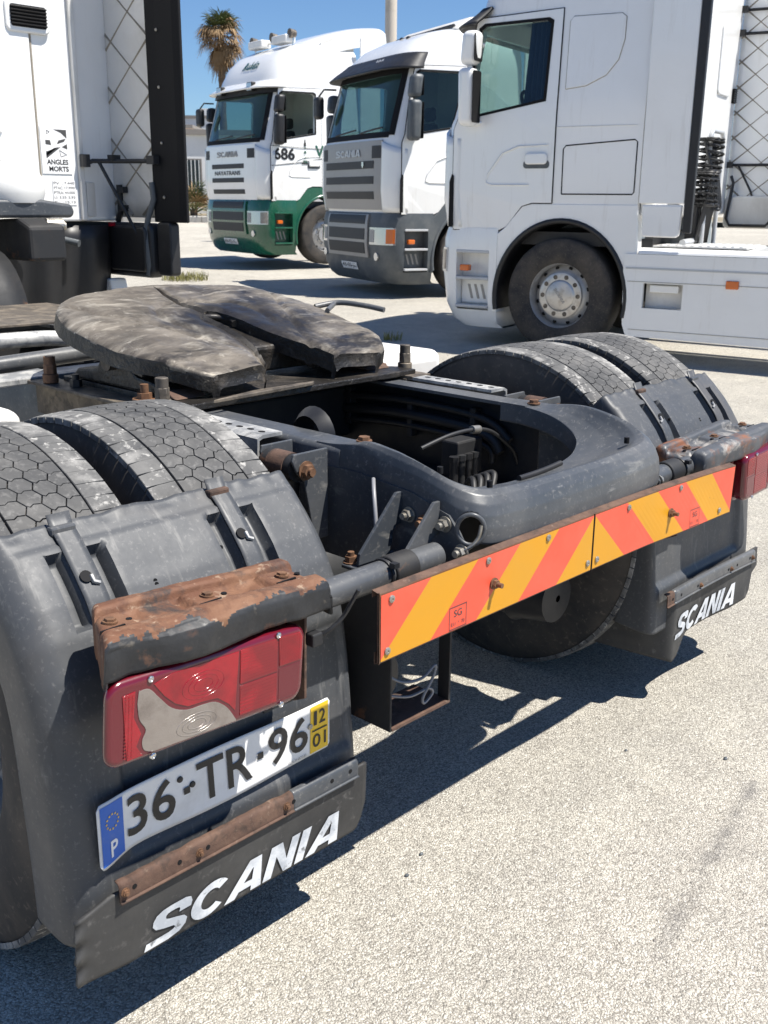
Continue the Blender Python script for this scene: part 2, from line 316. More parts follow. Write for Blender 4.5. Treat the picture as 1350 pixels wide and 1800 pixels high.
# ================================================================== ground
FH = Vector((math.sin(YAW), math.cos(YAW)))
def gz(x, y):
    d = (x+1.929)*FH.x+(y+1.17)*FH.y
    return .017*(max(0, min(d, 60)-6)**2/(max(0, min(d, 60)-6)+2.5)) if d > 6 else 0
def ground_mat():
    m, nt, bs = newmat('pale_exposed_aggregate')
    co = N(nt, 'ShaderNodeTexCoord').outputs['Object']
    def vor(scale, feat='F1'):
        v = N(nt, 'ShaderNodeTexVoronoi', feature=feat); v.inputs['Scale'].default_value = scale; v.inputs['Randomness'].default_value = 1
        nt.links.new(wv, v.inputs['Vector']); return v
    wn = N(nt, 'ShaderNodeTexNoise'); wn.inputs['Scale'].default_value = 60; nt.links.new(co, wn.inputs['Vector'])
    mm = N(nt, 'ShaderNodeVectorMath', operation='MULTIPLY_ADD'); mm.inputs[1].default_value = (.012,)*3
    nt.links.new(wn.outputs['Color'], mm.inputs[0]); nt.links.new(co, mm.inputs[2]); wv = mm.outputs[0]
    v1 = vor(215); v2 = vor(420)
    sep = N(nt, 'ShaderNodeSeparateColor'); nt.links.new(v1.outputs['Color'], sep.inputs[0])
    c = ramp(nt, sep.outputs[0], 0, 1, (.36, .342, .31, 1), (.82, .79, .72, 1))
    r = c.node.color_ramp; e = r.elements.new(.55); e.color = (.64, .61, .545, 1); e = r.elements.new(.12); e.color = (.49, .465, .42, 1)
    s2 = N(nt, 'ShaderNodeSeparateColor'); nt.links.new(v2.outputs['Color'], s2.inputs[0])
    c2 = ramp(nt, s2.outputs[1], 0, 1, (.62, .61, .6, 1), (1.0, 1.0, 1.0, 1))
    c = mix(nt, .8, c, c2, 'MULTIPLY')
    gap = ramp(nt, v1.outputs['Distance'], .50, .78, (0, 0, 0, 1), (.62, .62, .62, 1))
    c = mix(nt, gap, c, (.19, .175, .15))
    big = ramp(nt, noise_n(nt, co, .55, 6, .6), .35, .7, (.86, .85, .83, 1), (1.05, 1.04, 1.02, 1)); c = mix(nt, 1, c, big, 'MULTIPLY')
    med = ramp(nt, noise_n(nt, co, 5, 6, .65), .3, .7, (.88, .88, .88, 1), (1.07, 1.07, 1.05, 1)); c = mix(nt, 1, c, med, 'MULTIPLY')
    oil = ramp(nt, noise_n(nt, co, .9, 5, .55), .60, .72, (0, 0, 0, 1), (.42, .42, .42, 1)); c = mix(nt, oil, c, (.27, .255, .23))
    dirt = ramp(nt, noise_n(nt, co, 2.6, 7, .7, .4, (.35, 1, 1)), .60, .72, (0, 0, 0, 1), (.35, .35, .35, 1)); c = mix(nt, dirt, c, (.30, .28, .245))
    st = ramp(nt, noise_n(nt, co, 7, 4, .5), .70, .76, (0, 0, 0, 1), (.6, .6, .6, 1)); c = mix(nt, st, c, (.17, .15, .13))
    # tyre scuff running away from the camera
    mp = N(nt, 'ShaderNodeMapping'); mp.inputs['Rotation'].default_value = (0, 0, 0); nt.links.new(co, mp.inputs[0])
    sx = N(nt, 'ShaderNodeSeparateXYZ'); nt.links.new(mp.outputs[0], sx.inputs[0])
    # signed distance from the line through (.15,-.43) to (.90,-.36)
    def math_(op, a, b):
        n = N(nt, 'ShaderNodeMath', operation=op)
        for k, q in ((0, a), (1, b)):
            if isinstance(q, bpy.types.NodeSocket): nt.links.new(q, n.inputs[k])
            else: n.inputs[k].default_value = q
        return n.outputs[0]
    SC = SCUFF; dx, dy = SC[1][0]-SC[0][0], SC[1][1]-SC[0][1]; L = math.hypot(dx, dy); dx /= L; dy /= L
    px = math_('SUBTRACT', sx.outputs[0], SC[0][0]); py = math_('SUBTRACT', sx.outputs[1], SC[0][1])
    al = math_('ADD', math_('MULTIPLY', px, dx), math_('MULTIPLY', py, dy))
    ac = math_('ABSOLUTE', math_('SUBTRACT', math_('MULTIPLY', px, dy), math_('MULTIPLY', py, dx)), 0)
    band = ramp(nt, ac, .004, .032, (1, 1, 1, 1), (0, 0, 0, 1))
    lim = math_('MULTIPLY', math_('GREATER_THAN', al, 0), math_('LESS_THAN', al, L))
    sc_f = math_('MULTIPLY', math_('MULTIPLY', band, lim), ramp(nt, noise_n(nt, co, 7, 6, .8), .38, .58, (0, 0, 0, 1), (.55, .55, .55, 1)))
    c = mix(nt, sc_f, c, (.14, .135, .135))
    nt.links.new(c, bs.inputs['Base Color']); bs.inputs['Roughness'].default_value = .9; bs.inputs['Specular IOR Level'].default_value = .2
    inv = math_('SUBTRACT', 1, v1.outputs['Distance'])
    h = math_('ADD', inv, math_('MULTIPLY', s2.outputs[0], .35))
    h = math_('ADD', h, math_('MULTIPLY', sep.outputs[1], .45))
    bump(nt, bs, h, .85, .005)
    return m
SCUFF = ((-.32, -.40), (.45, -.26))
M['ground'] = ground_mat()
def make_ground():
    mb = MB()
    cs = [-400, -120, -60, -30, -16, -8, -5]+[x*1.0 for x in range(-4, 72)]+[76, 90, 130, 400, 1200]
    rs = [-400, -100, -40, -20, -10]+[x*1.0 for x in range(-6, 72)]+[76, 90, 130, 400, 1200]
    v = [(x, y, gz(x, y)+(.006*nz(x, y, 0, .25) if abs(x) < 80 and math.hypot(x, y) > 4 else 0)) for x in cs for y in rs]
    n = len(rs); f = [(i*n+j, (i+1)*n+j, (i+1)*n+j+1, i*n+j+1) for i in range(len(cs)-1) for j in range(n-1)]
    mb.add(v, f)
    return kind(mb.build('ground', M['ground'], smooth=60), 'structure')
make_ground()

# ================================================================== parked tractor unit in the foreground
AX, TR, TZ = .715, .507, .495           # rear axle, tyre radius, hub height
T = thing('tractor_unit', 'grey tractor unit in the foreground, rusty lamp bracket, striped board, bare fifth wheel', 'truck')

def hexbolt(mb, p, d, r=.013, h=.012, stud=.01, washer=True, m=0):
    p = Vector(p); d = Vector(d).normalized()
    if washer: mb.tube([p, p+d*.003], r*1.35, 16, m)
    mb.tube([p+d*.003, p+d*(.003+h)], r, 6, m)
    if stud: mb.tube([p+d*(.003+h), p+d*(.003+h+stud)], r*.58, 10, m)
def bolt(p, d, mt='bolt', r=.013, h=.012, stud=.01, parent=None, name='bolt'):
    mb = MB(); hexbolt(mb, p, d, r, h, stud); return mb.build(name, M[mt], parent or T, smooth=40)

# ---- tyres
def tyre_meshes():
    prof = [(-.105, .292), (-.135, .31), (-.152, .36), (-.155, .40), (-.150, .445), (-.142, .478), (-.134, .492), (-.09, .4985), (0, .5005),
            (.09, .4985), (.134, .492), (.142, .478), (.150, .445), (.155, .40), (.152, .36), (.135, .31), (.105, .292)]
    car = MB().lathe(prof, 96, 'x').mesh('tyre', M['side'], smooth=40)
    mb = MB(); NP = 92
    def rad(x): return TR-.0045*(abs(x)/.14)**2-.0015*max(0, abs(x)-.12)/.02
    def P(x, a, r=None):
        r = rad(x) if r is None else r
        return (x, r*math.sin(a), r*math.cos(a))
    def block(pts, m=0, depth=.013):
        n = len(pts); cx = sum(p[0] for p in pts)/n; ca = sum(p[1] for p in pts)/n; wr = random.uniform(-.0007, .0003)
        top = [P(lerp(cx, p[0], .97), lerp(ca, p[1], .975), rad(p[0])+wr) for p in pts]
        mid = [P(p[0], p[1], rad(p[0])-.0016) for p in pts]
        bot = [P(p[0], p[1], rad(p[0])-depth) for p in pts]
        A = sum(pts[i][0]*pts[(i+1) % n][1]-pts[(i+1) % n][0]*pts[i][1] for i in range(n))
        f = [tuple(range(n))]+[(i, n+i, n+(i+1) % n, (i+1) % n) for i in range(n)]+[(n+i, 2*n+i, 2*n+(i+1) % n, n+(i+1) % n) for i in range(n)]
        if A > 0: f = [q[::-1] for q in f]
        mb.add(top+mid+bot, f, m)
    p = 2*PI/NP; g = .0008; ga = g/TR
    rows = 4; wv = .152/rows; z = .0095
    for i in range(NP):
        a = i*p
        for k in range(rows):
            x0 = -.076+k*wv; x1 = x0+wv; a0 = a+(p/2 if k % 2 else 0)+random.uniform(-.0015, .0015)
            zl = 0 if k == 0 else z; zr = 0 if k == rows-1 else z
            # hexagon with points reaching into the neighbouring rows
            block([(x0+zl+g, a0+ga), (x0+g, a0+p/2), (x0+zl+g, a0+p-ga), ((x0+x1)/2-.004, a0+p-ga-.006), ((x0+x1)/2+.004, a0+p-ga+.004), (x1-g, a0+p-ga), (x1+zr-g, a0+p/2), (x1-g, a0+ga), ((x0+x1)/2+.004, a0+ga+.004), ((x0+x1)/2-.004, a0+ga-.006)])
        for sg in (-1, 1):
            xi, xm, xo = .0795*sg, .116*sg, .1405*sg; q = .35*ga
            b = a+(p*.3 if sg > 0 else 0)
            block([(xi, b+q), (xm, b+q), (xm+.006*sg, b+ga*.9), (xo, b+ga*2.3), (xo, b+p-ga*2.3), (xm+.006*sg, b+p-ga*.9), (xm, b+p-q), (xi, b+p-q)], 1)
    return car, mb.mesh('tread', [M['rubber'], M['rubber_sh']])
CAR, TREAD = tyre_meshes()
def rim_mesh():
    mb = MB()
    mb.lathe([(-.10, .295), (-.11, .285), (-.10, .272), (.06, .262), (.10, .275), (.11, .285), (.10, .295)], 48)
    mb.lathe([(.02, .264), (-.02, .20), (-.03, .14), (-.03, .0001)], 48)
    for k in range(10):
        a = 2*PI*k/10; hexbolt(mb, (-.03, .165*math.cos(a), .165*math.sin(a)), (-1, 0, 0), .018, .02, .012)
    return mb.mesh('wheel', M['rim'], smooth=35)
RIM = rim_mesh()
def rear_wheel(x, sg, ph):
    o = bpy.data.objects.new('wheel', RIM); col.objects.link(o); o.parent = T; o.location = (x, AX, TZ); o.rotation_euler = (ph, 0, 0)
    if sg > 0: o.rotation_euler = (ph, 0, PI)
    for nm, me in (('tyre', CAR), ('tread', TREAD)):
        c = bpy.data.objects.new(nm, me); col.objects.link(c); c.parent = o
for x, sg, ph in ((-1.085, -1, 0), (-.735, -1, .4), (.735, 1, .9), (1.085, 1, 1.3)): rear_wheel(x, sg, ph)

# ---- frame rails (C sections, open to the inside)
def rail(sx):
    mb = MB(); pr = [(-.385, .655), (-.385, .893), (-.379, .903), (-.372, .906), (-.305, .906), (-.305, .897), (-.376, .897), (-.376, .664), (-.305, .664), (-.305, .655)]
    mb.prism(pr, 'y', .42, 4.6)
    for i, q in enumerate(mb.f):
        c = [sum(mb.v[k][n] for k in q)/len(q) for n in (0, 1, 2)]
        if len(q) == 4 and c[0] > -.38 and c[2] < .9: mb.m[i] = 1  # inner faces take the dark material: shade inside the rail, painted in
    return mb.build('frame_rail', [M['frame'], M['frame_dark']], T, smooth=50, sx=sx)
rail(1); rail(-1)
for y in (1.15, 2.2, 3.1):
    MB().box(-.376, .376, y, y+.08, .70, .86).build('crossmember', M['frame_dark'], T, bevel=.008)

# ---- pressed rear end of the frame with its rounded opening
def end_path(a):
    """a 0..1 from the left rail round the back to the right rail: inner edge, outer edge (x, y) and heights"""
    pts_o = [(-.385, .50), (-.385, .36), (-.385, .22), (-.385, .13), (-.380, .082), (-.360, .044), (-.315, .026), (-.21, .0205), (-.1, .019), (0, .019)]
    pts_i = [(-.305, .50), (-.306, .42), (-.308, .345), (-.304, .285), (-.282, .240), (-.235, .216), (-.175, .206), (-.11, .203), (-.05, .202), (0, .202)]
    zi = [.905, .904, .893, .872, .848, .828, .816, .810, .807, .806]
    zo = [.906, .906, .897, .880, .866, .855, .849, .846, .845, .845]
    s = 1
    if a > .5: a = 1-a; s = -1
    if not _ep:
        _ep.append(spl([(p[0], p[1], z) for p, z in zip(pts_o, zo)], 12)); _ep.append(spl([(p[0], p[1], z) for p, z in zip(pts_i, zi)], 12))
    t = a*2*(len(_ep[0])-1); i = min(int(t), len(_ep[0])-2); f = t-i
    o = _ep[0][i].lerp(_ep[0][i+1], f); n = _ep[1][i].lerp(_ep[1][i+1], f)
    return (n[0]*s, n[1]), (o[0]*s, o[1]), n[2], o[2]
_ep = []
SEC = [(-.02, -.05, 0), (-.012, -.012, 0), (0, 0, 0), (.12, .002, 0), (.35, .006, .1), (.55, .014, .3), (.70, .022, .65), (.80, .02, .88), (.88, .008, .97), (.94, -.010, 1), (.98, -.03, 1), (1, -.055, 1), (1.0, -.088, 1)]
def end_fn(a, b):
    i, o, zi, zo = end_path(a)
    k = b*(len(SEC)-1); j = min(int(k), len(SEC)-2); f = k-j
    q, dz, w_ = (lerp(SEC[j][n], SEC[j+1][n], f) for n in range(3))
    x = lerp(i[0], o[0], q); y = lerp(i[1], o[1], q)
    side = smooth(.25, .42, y)                       # along the rails the ridge flattens out
    dz2 = dz if dz < 0 else dz*(1-side)
    z = lerp(zi, zo, w_)+dz2
    z += .0016*nz(x, y, z, 9)
    if x < -.2 and y > .24: z += .016*math.exp(-((x+.35)**2+(y-.36)**2)/.004)
    return (x, y, z)
EYE = Vector((-.379, .050, .800)); ET = Vector((.62, -.78, 0)).normalized()
def not_eye(a, b):
    d = Vector(end_fn(a, b))-EYE
    return abs(d.x) > .06 or (d.dot(ET)/.027)**2+(d.z/.031)**2 > 1
mb = MB(); mb.grid(end_fn, 420, 84, flip=True, keep=not_eye)
EM = mb.build('rear_end_member', M['frame'], T, smooth=60, solid=.007, soff=-1)
# side webs of the rear end below the pressed top, with the towing eye cut in the left one
def web(sx):
    mb = MB()
    hole = [(.052+.030*math.cos(a), .806+.024*math.sin(a)) for a in (2*PI*k/20 for k in range(20))]
    out = [(.50, .655), (.50, .86), (.36, .862), (.2, .848), (.1, .82), (.075, .79), (.05, .755), (.05, .74), (.15, .70), (.24, .655)]
    bm = bmesh.new()
    def loop(pts):
        vs = [bm.verts.new((-.3845, p[0], p[1])) for p in pts]; return [bm.edges.new((vs[i], vs[(i+1) % len(vs)])) for i in range(len(vs))]
    e = loop(out)
    bmesh.ops.triangle_fill(bm, edges=e, use_beauty=True)
    bmesh.ops.recalc_face_normals(bm, faces=bm.faces)
    mb.add([v.co[:] for v in bm.verts], [[v.index for v in f.verts] for f in (bm.verts.index_update() or bm.faces)]); bm.free()
    return mb.build('end_web', M['frame'], T, solid=.008, sx=sx, soff=0)
web(1); web(-1)
# towing eye: rolled rim round the hole in the left corner
EN = Vector((-.78, -.62, 0)).normalized()
mb = MB(); mb.tube([tuple(EYE+ET*.0275*math.cos(t)+Vector((0, 0, .0315*math.sin(t)))+EN*(.0035-.004*math.cos(t)**2)) for t in (2*PI*k/36 for k in range(37))], .0048, 8, 0, False)
te = mb.build('towing_eye', M['frame'], T, smooth=60)
MB().box(-.36, .36, .10, .105, .72, .80).build('end_diaphragm', M['frame_dark'], T)
mb = MB(); mb.tube(spl([(-.40, .07, .748), (-.385, .045, .765), (-.372, .035, .785), (-.368, .032, .81)]), .004, 8, 0); mb.build('wire_loop', M['bolt'], te, smooth=60)
# rubber edge trim hooked over the rear of the opening
mb = MB(); pts = []
for k in range(15):
    i, o, zi, zo = end_path(.47+.17*k/14); q = .25 if 0 < k < 14 else .05
    pts.append((lerp(i[0], o[0], .03), lerp(i[1], o[1], .03)-.004, zi+.005))
mb.tube(pts, .0075, 8); mb.build('edge_trim', M['black'], T, smooth=60)
for p, d in (((-.352, .375, .922), (0, 0, 1)), ((.345, .42, .907), (0, 0, 1))):
    bolt(p, d, 'bolt_rust', .013, .008, 0)
for p in ((-.27, .09, .87), (.29, .10, .872), (-.30, .20, .885)):
    MB().cyl((p[0], p[1], p[2]-.012), (p[0], p[1], p[2]+.0025), .0065, 12).build('drain_hole', M['seal'], T)

# ---- web bolts, gussets and lamp cross tube on both sides
def gussets(sx):
    for y0, tilt in ((.232, .03), (.128, .03)):
        pl = [(-.387, .845), (-.405, .845), (-.512, .735), (-.516, .712), (-.44, .712), (-.42, .725), (-.412, .765), (-.40, .775), (-.387, .775)]
        MB().prism(pl, 'y', y0-.004, y0+.004).build('gusset_plate', M['frame'], T, bevel=.0015, sx=sx)
    pl = [(-.387, .075), (-.44, .062), (-.505, .085), (-.525, .115), (-.525, .27), (-.49, .285), (-.387, .26)]
    MB().prism(pl, 'z', .700, .708).build('gusset_foot', M['frame'], T, bevel=.002, sx=sx)
    for p, d, mt in (((-.5, .105, .708), (0, 0, 1), 'bolt_rust'), ((-.435, .085, .708), (0, 0, 1), 'bolt'), ((-.505, .262, .708), (0, 0, 1), 'bolt_rust'),
                     ((-.389, .205, .80), (-1, 0, 0), 'bolt'), ((-.389, .163, .792), (-1, 0, 0), 'bolt_rust'), ((-.389, .108, .80), (-1, 0, 0), 'bolt'), ((-.389, .062, .752), (-1, 0, 0), 'bolt')):
        if sx < 0: p = (-p[0], *p[1:]); d = (-d[0], *d[1:])
        bolt(p, d, mt, .0125, .012, .009)
    tb = MB(); tb.tube([(-.80, .105, .742), (-.42, .105, .742)], .027, 24); t = tb.build('lamp_tube', M['frame'], T, smooth=50, sx=sx)
    c = MB(); c.tube([(-.565, .105, .742), (-.50, .105, .742)], .0325, 24); c.build('collar', M['frame_dark'], t, smooth=40, bevel=.003, sx=sx)
    c = MB()
    for k in range(21):
        pass
    ring = [(-.575, .105+.0288*math.cos(a), .742+.0288*math.sin(a)) for a in (2*PI*k/24 for k in range(25))]
    c.tube(ring, .0035, 6); c.box(-.582, -.568, .068, .082, .762, .772); c.build('cable_tie', M['black'], t, smooth=60, sx=sx)
gussets(1); gussets(-1)
MB().tube([(-.40, .30, .86), (-.43, .27, .85), (-.45, .245, .80), (-.455, .235, .73), (-.45, .23, .69)], .0045, 8).build('cable', M['wire'], T, smooth=60)

# ---- striped marker board
BL, BH, BZ = .695, .134, .628
def bsag(p):
    x, y, z = p
    q = max(0, x-.1)/.6
    z = z-.013*q*q; y = y-.004*math.sin(max(0, x-.25)*9)*(1 if x > .25 else 0)*((BZ+BH-z)/BH)
    return (x*(1.012 if x > 0 else 1), y, z)
board = MB()
def bgrid(y0, y1, z0, z1, m):
    for i in range(56):
        a, b = lerp(-BL, BL, i/56), lerp(-BL, BL, (i+1)/56)
        board.add([(a, y0, z0), (b, y0, z0), (b, y1, z1), (a, y1, z1)], [(0, 1, 2, 3)], m)
bgrid(.0, .0, BZ, BZ+BH, 0); bgrid(.0, .0185, BZ+BH, BZ+BH+.004, 1); bgrid(.012, .0, BZ-.004, BZ, 1); bgrid(.0185, .0185, BZ+BH+.004, BZ+BH-.01, 1); bgrid(.012, .012, BZ+.02, BZ-.004, 1)
bgrid(.006, .006, BZ+BH, BZ, 1)
board.add([(-BL, 0, BZ-.002), (-BL, 0, BZ+BH+.003), (-BL, .006, BZ+BH), (-BL, .006, BZ)], [(0, 1, 2, 3)], 1)
board.mapped(bsag); BO = board.build('marker_board', [M['boardback'], M['rust_all']], T, solid=.0012)
def stripes(sg):
    wd = BL/5
    for k in range(-1, 6):
        mb = MB()
        # slanted band, clipped to the panel
        e = .0035
        def clip(poly):
            for ax, lim, s in ((0, e, 1), (0, BL-e, -1)):
                o = []
                for i in range(len(poly)):
                    p, q = poly[i], poly[(i+1) % len(poly)]; pi, qi = s*(p[ax]-lim) >= 0, s*(q[ax]-lim) >= 0
                    if pi: o.append(p)
                    if pi != qi: t = (lim-p[ax])/(q[ax]-p[ax]); o.append((lim, lerp(p[1], q[1], t)))
                poly = o
                if not poly: return poly
            return poly
        h0, h1 = .003, BH-.003
        # split vertically in slices so that the band follows the bent sheet
        n = 8; any_ = False
        for j in range(n):
            u0, u1 = k*wd+wd*j/n, k*wd+wd*(j+1)/n
            pl = clip([(u0, h0), (u1, h0), (u1+wd, h1), (u0+wd, h1)])
            if len(pl) < 3: continue
            any_ = True
            v = [((u-BL) if sg < 0 else (BL-u), -.0014, BZ+h) for u, h in pl]
            if sg > 0: v = v[::-1]
            mb.add([bsag(p) for p in v], [tuple(range(len(v)))])
        if any_: mb.build('stripe', M['yellow'] if k % 2 == 0 else M['red'], BO)
stripes(-1); stripes(1)
mb = MB(); mb.box(-.0012, .0012, -.0019, 0, BZ, BZ+BH); mb.build('panel_joint', M['seal'], BO)
for x, z, big in ((-.665, .118, 0), (-.675, .02, 0), (-.385, .120, 0), (-.365, .067, 1), (-.18, .120, 0), (-.018, .022, 0), (.02, .022, 0), (.145, .118, 0), (.345, .065, 1), (.39, .121, 0), (.62, .02, 0)):
    p = bsag((x, -.002, BZ+z)); mb = MB()
    if big: hexbolt(mb, p, (0, -1, 0), .009, .007, .012)
    else: mb.lathe([(0, .0075), (-.002, .0072), (-.0035, .005), (-.0035, .0025), (-.002, .002), (-.002, .0001)], 14, 'y', p)
    mb.build('bolt' if big else 'rivet', M['bolt_rust'] if big else M['bolt'], BO, smooth=40)
for x in (-.475, .475):
    f = lambda u, v: bsag((u, -.0022, v)); mb = MB()
    add_text(mb, 'SG', x-.012, x+.012, BZ+.030, BZ+.044, f); add_text(mb, 'E11  *  70', x-.02, x+.02, BZ+.012, BZ+.020, f)
    for a in ((x-.026, x+.026, .005, .0065), (x-.026, x+.026, .0505, .052), (x-.026, x-.0248, .005, .052), (x+.0248, x+.026, .005, .052)):
        mb.add([f(a[0], BZ+a[2]), f(a[1], BZ+a[2]), f(a[1], BZ+a[3]), f(a[0], BZ+a[3])], [(0, 1, 2, 3)])
    mb.build('approval_stamp', M['printg'], BO)

# ---- socket bracket hanging under the board with its loose wires
mb = MB(); mb.box(-.560, -.555, .095, .235, .40, .70); ub = mb.build('hanging_bracket', M['frame_dark'], T, bevel=.002)
MB().box(-.554, -.372, .095, .2, .40, .406).build('bracket_floor', M['rust_all'], ub)
MB().box(-.378, -.372, .095, .125, .407, .70).build('bracket_upright', M['frame_dark'], ub)
MB().box(-.553, -.50, .196, .2, .407, .70).build('bracket_back', M['frame_dark'], ub)
mb = MB()
mb.tube(spl([(-.553, .12, .52), (-.51, .11, .49), (-.46, .10, .485), (-.425, .095, .505), (-.43, .095, .48), (-.455, .1, .44), (-.45, .1, .425), (-.425, .1, .44), (-.44, .1, .455), (-.49, .11, .45), (-.553, .13, .47)]), .0032, 6)
mb.build('loose_wire', M['wire'], ub, smooth=60)

# ---- mudguards
MGP = [(.0, .362, .906), (.06, .325, .875), (.13, .29, .838), (.2, .258, .80), (.28, .226, .752), (.36, .2, .695), (.44, .184, .635), (.55, .172, .55), (.68, .164, .45), (.85, .156, .34), (1, .152, .235)]
MGX = [(-.612, .13), (-.604, .10), (-.6, .05), (-.6, .018), (-.604, .006), (-.615, 0)]
MGX += [(lerp(-.615, -1.18, k/44), 0) for k in range(1, 45)]
MGX += [(-1.18-.06*math.sin(a), .06-.06*math.cos(a)) for a in (PI/2*k/7 for k in range(1, 8))]+[(-1.24, .09), (-1.238, .13), (-1.232, .14)]
def mg_prof(t):
    y, z = interp(MGP, t); c = Vector((AX-y, TZ-z)); 
    if z < .52: c = Vector((1, (TZ-z)*.2))
    c.normalize(); return y, z, c
def box_s(x, a, b, e): return smooth(a-e, a+e, x)*(1-smooth(b-e, b+e, x))
def mg_fn(a, b, sx=1):
    y, z, n = mg_prof(a); k = b*(len(MGX)-1); j = min(int(k), len(MGX)-2); f = k-j
    x = lerp(MGX[j][0], MGX[j+1][0], f); d = lerp(MGX[j][1], MGX[j+1][1], f)
    for cx in (-1.1, -.775):
        for o in (-.038, .038): d += .026*box_s(x, cx+o-.016, cx+o+.016, .003)*box_s(a, .08, .265, .006)
        d += .003*box_s(x, cx-.02, cx+.02, .003)*box_s(a, -.2, .27, .006)
    d += .004*(1-smooth(.055, .062, a))*box_s(x, -1.2, -.61, .01)          # upper section laps under
    d += .012*box_s(x, -1.13, -.615, .008)*box_s(z, .375, .64, .012)      # shallow plate recess
    d += .004*nz(x, z, y, 3)+.0012*nz(x, z, y, 14)
    if a < .001: d += 0
    top = .010*nz(x*14, 3, 1)+.006*nz(x*40, 5, 2) if a < .02 else 0
    return (x, y+n.x*d, z+n.y*d+top*.8)
def mudguard(sx):
    mb = MB(); mb.grid(mg_fn, 110, 150, flip=False)
    g = mb.build('mudguard', M['guard'], T, smooth=60, solid=.004, sx=sx, soff=-1)
    # steel straps with hooked clips over the upper edge
    for cx in (-1.1, -.775):
        mb = MB()
        def st(u, v):
            t = lerp(-.0, .30, u); y, z, n = mg_prof(max(t, 0)); off = -.0055+.004*smooth(.2, .27, t)
            return (cx+lerp(-.021, .021, v)*(1 if u < .6 else 1.0), y+n.x*off, z+n.y*off+(.012 if u < .01 else 0))
        mb.grid(st, 20, 4)
        s = mb.build('strap', M['guard'], g, smooth=50, solid=.003, sx=sx)
        y, z, n = mg_prof(.15)
        c = MB(); c.cyl((cx-.005, y+n.x*-.007, z+n.y*-.007), (cx-.005, y+n.x*-.0098, z+n.y*-.0098), .0105, 14); c.build('strap_hole', M['seal'], s, sx=sx)
        c = MB(); c.tube([(cx+.004, y-n.x*.009, z-n.y*.009), (cx+.004, y-n.x*.014-.004, z-n.y*.014-.012), (cx+.014, y-n.x*.013-.006, z-n.y*.013-.016)], .0042, 6); c.build('strap_hook', M['galv'], s, smooth=60, sx=sx)
        y, z, n = mg_prof(.02)
        c = MB(); c.box(cx-.024, cx+.022, y-.011, y+.008, z-.008, z+.008); c.build('clip', M['rust_all'] if cx > -1 else M['frame'], s, bevel=.004, sx=sx)
    for x, t in ((-.985, .205), (-.985, .214), (-.83, .17)):
        y, z, n = mg_prof(t); c = MB(); c.cyl((x, y+.004, z), (x, y-n.x*.0016, z-n.y*.0016), .004, 10); c.build('guard_hole', M['seal'], g, sx=sx)
    return g
mudguard(1); mudguard(-1)

# ---- mudflaps with lettering and the riveted strip above them
def flapL(x, z):       # left flap: almost flat
    return (x, .128+.010*smooth(-1.15, -1.25, x)+.004*math.sin(z*14)-.02*(.36-z)*0, z+.014*smooth(-1.2, -.6, x)*0)
def flap_left():
    mb = MB(); xs = 60; zs = 26
    def fn(u, v):
        x = lerp(-1.253, -.598, u); zt = .338+.0*u; zb = .190
        if u < .10: zt = lerp(.31, .338, u/.10)
        ch = max(0, (u-.955)/.045); zb += .05*ch*ch*1.2
        z = lerp(zb, zt, v)
        p = list(flapL(x, z))
        if u < .03: p[1] += .006*math.sin(z*150)*(1-u/.03); p[0] += .003*math.sin(z*150)
        return p
    mb.grid(fn, xs, zs, flip=False)
    f = mb.build('mudflap', M['flap'], T, smooth=60, solid=.007)
    l = MB(); heavy_word(l, 'SCANIA', -1.135, -.655, .196, .262, lambda a, b: tuple(Vector(flapL(a, b))+Vector((0, -.0025, 0))))
    l.build('lettering', M['lettering'], f)
    return f
flap_left()
def flapR(x, z):       # right flap: inner strip hangs lower and curls forward, outer part buckled
    y = .128+.012*math.sin((x-.7)*9)*smooth(.36, .2, z)
    c = max(0, .70-x); y += 5.5*c*c*3; 
    return (x+c*.35, y, z-.02*smooth(.75, 1.2, x)*0)
def flap_right():
    mb = MB()
    def fn(u, v):
        x = lerp(.575, 1.225, u)
        zb = interp([(.575, .150), (.66, .135), (.70, .125), (.735, .135), (.775, .185), (.80, .195), (1.05, .195), (1.15, .205), (1.17, .23), (1.185, .28), (1.225, .30)], x)[0]
        zt = interp([(.575, .30), (.64, .325), (.68, .35), (1.225, .36)], x)[0]
        z = lerp(zb, zt, v); p = list(flapR(x, z))
        if u < .12: p[1] += .004*math.sin(z*160)*(1-u/.12)
        return p
    mb.grid(fn, 70, 24, flip=False)
    f = mb.build('mudflap', M['flap'], T, smooth=60, solid=.007)
    l = MB(); heavy_word(l, 'SCANIA', .70, 1.09, .196, .268, lambda a, b: tuple(Vector(flapR(a, b+.012*(a-.7)/.4))+Vector((0, -.003, 0))))
    l.build('lettering', M['lettering'], f)
flap_right()
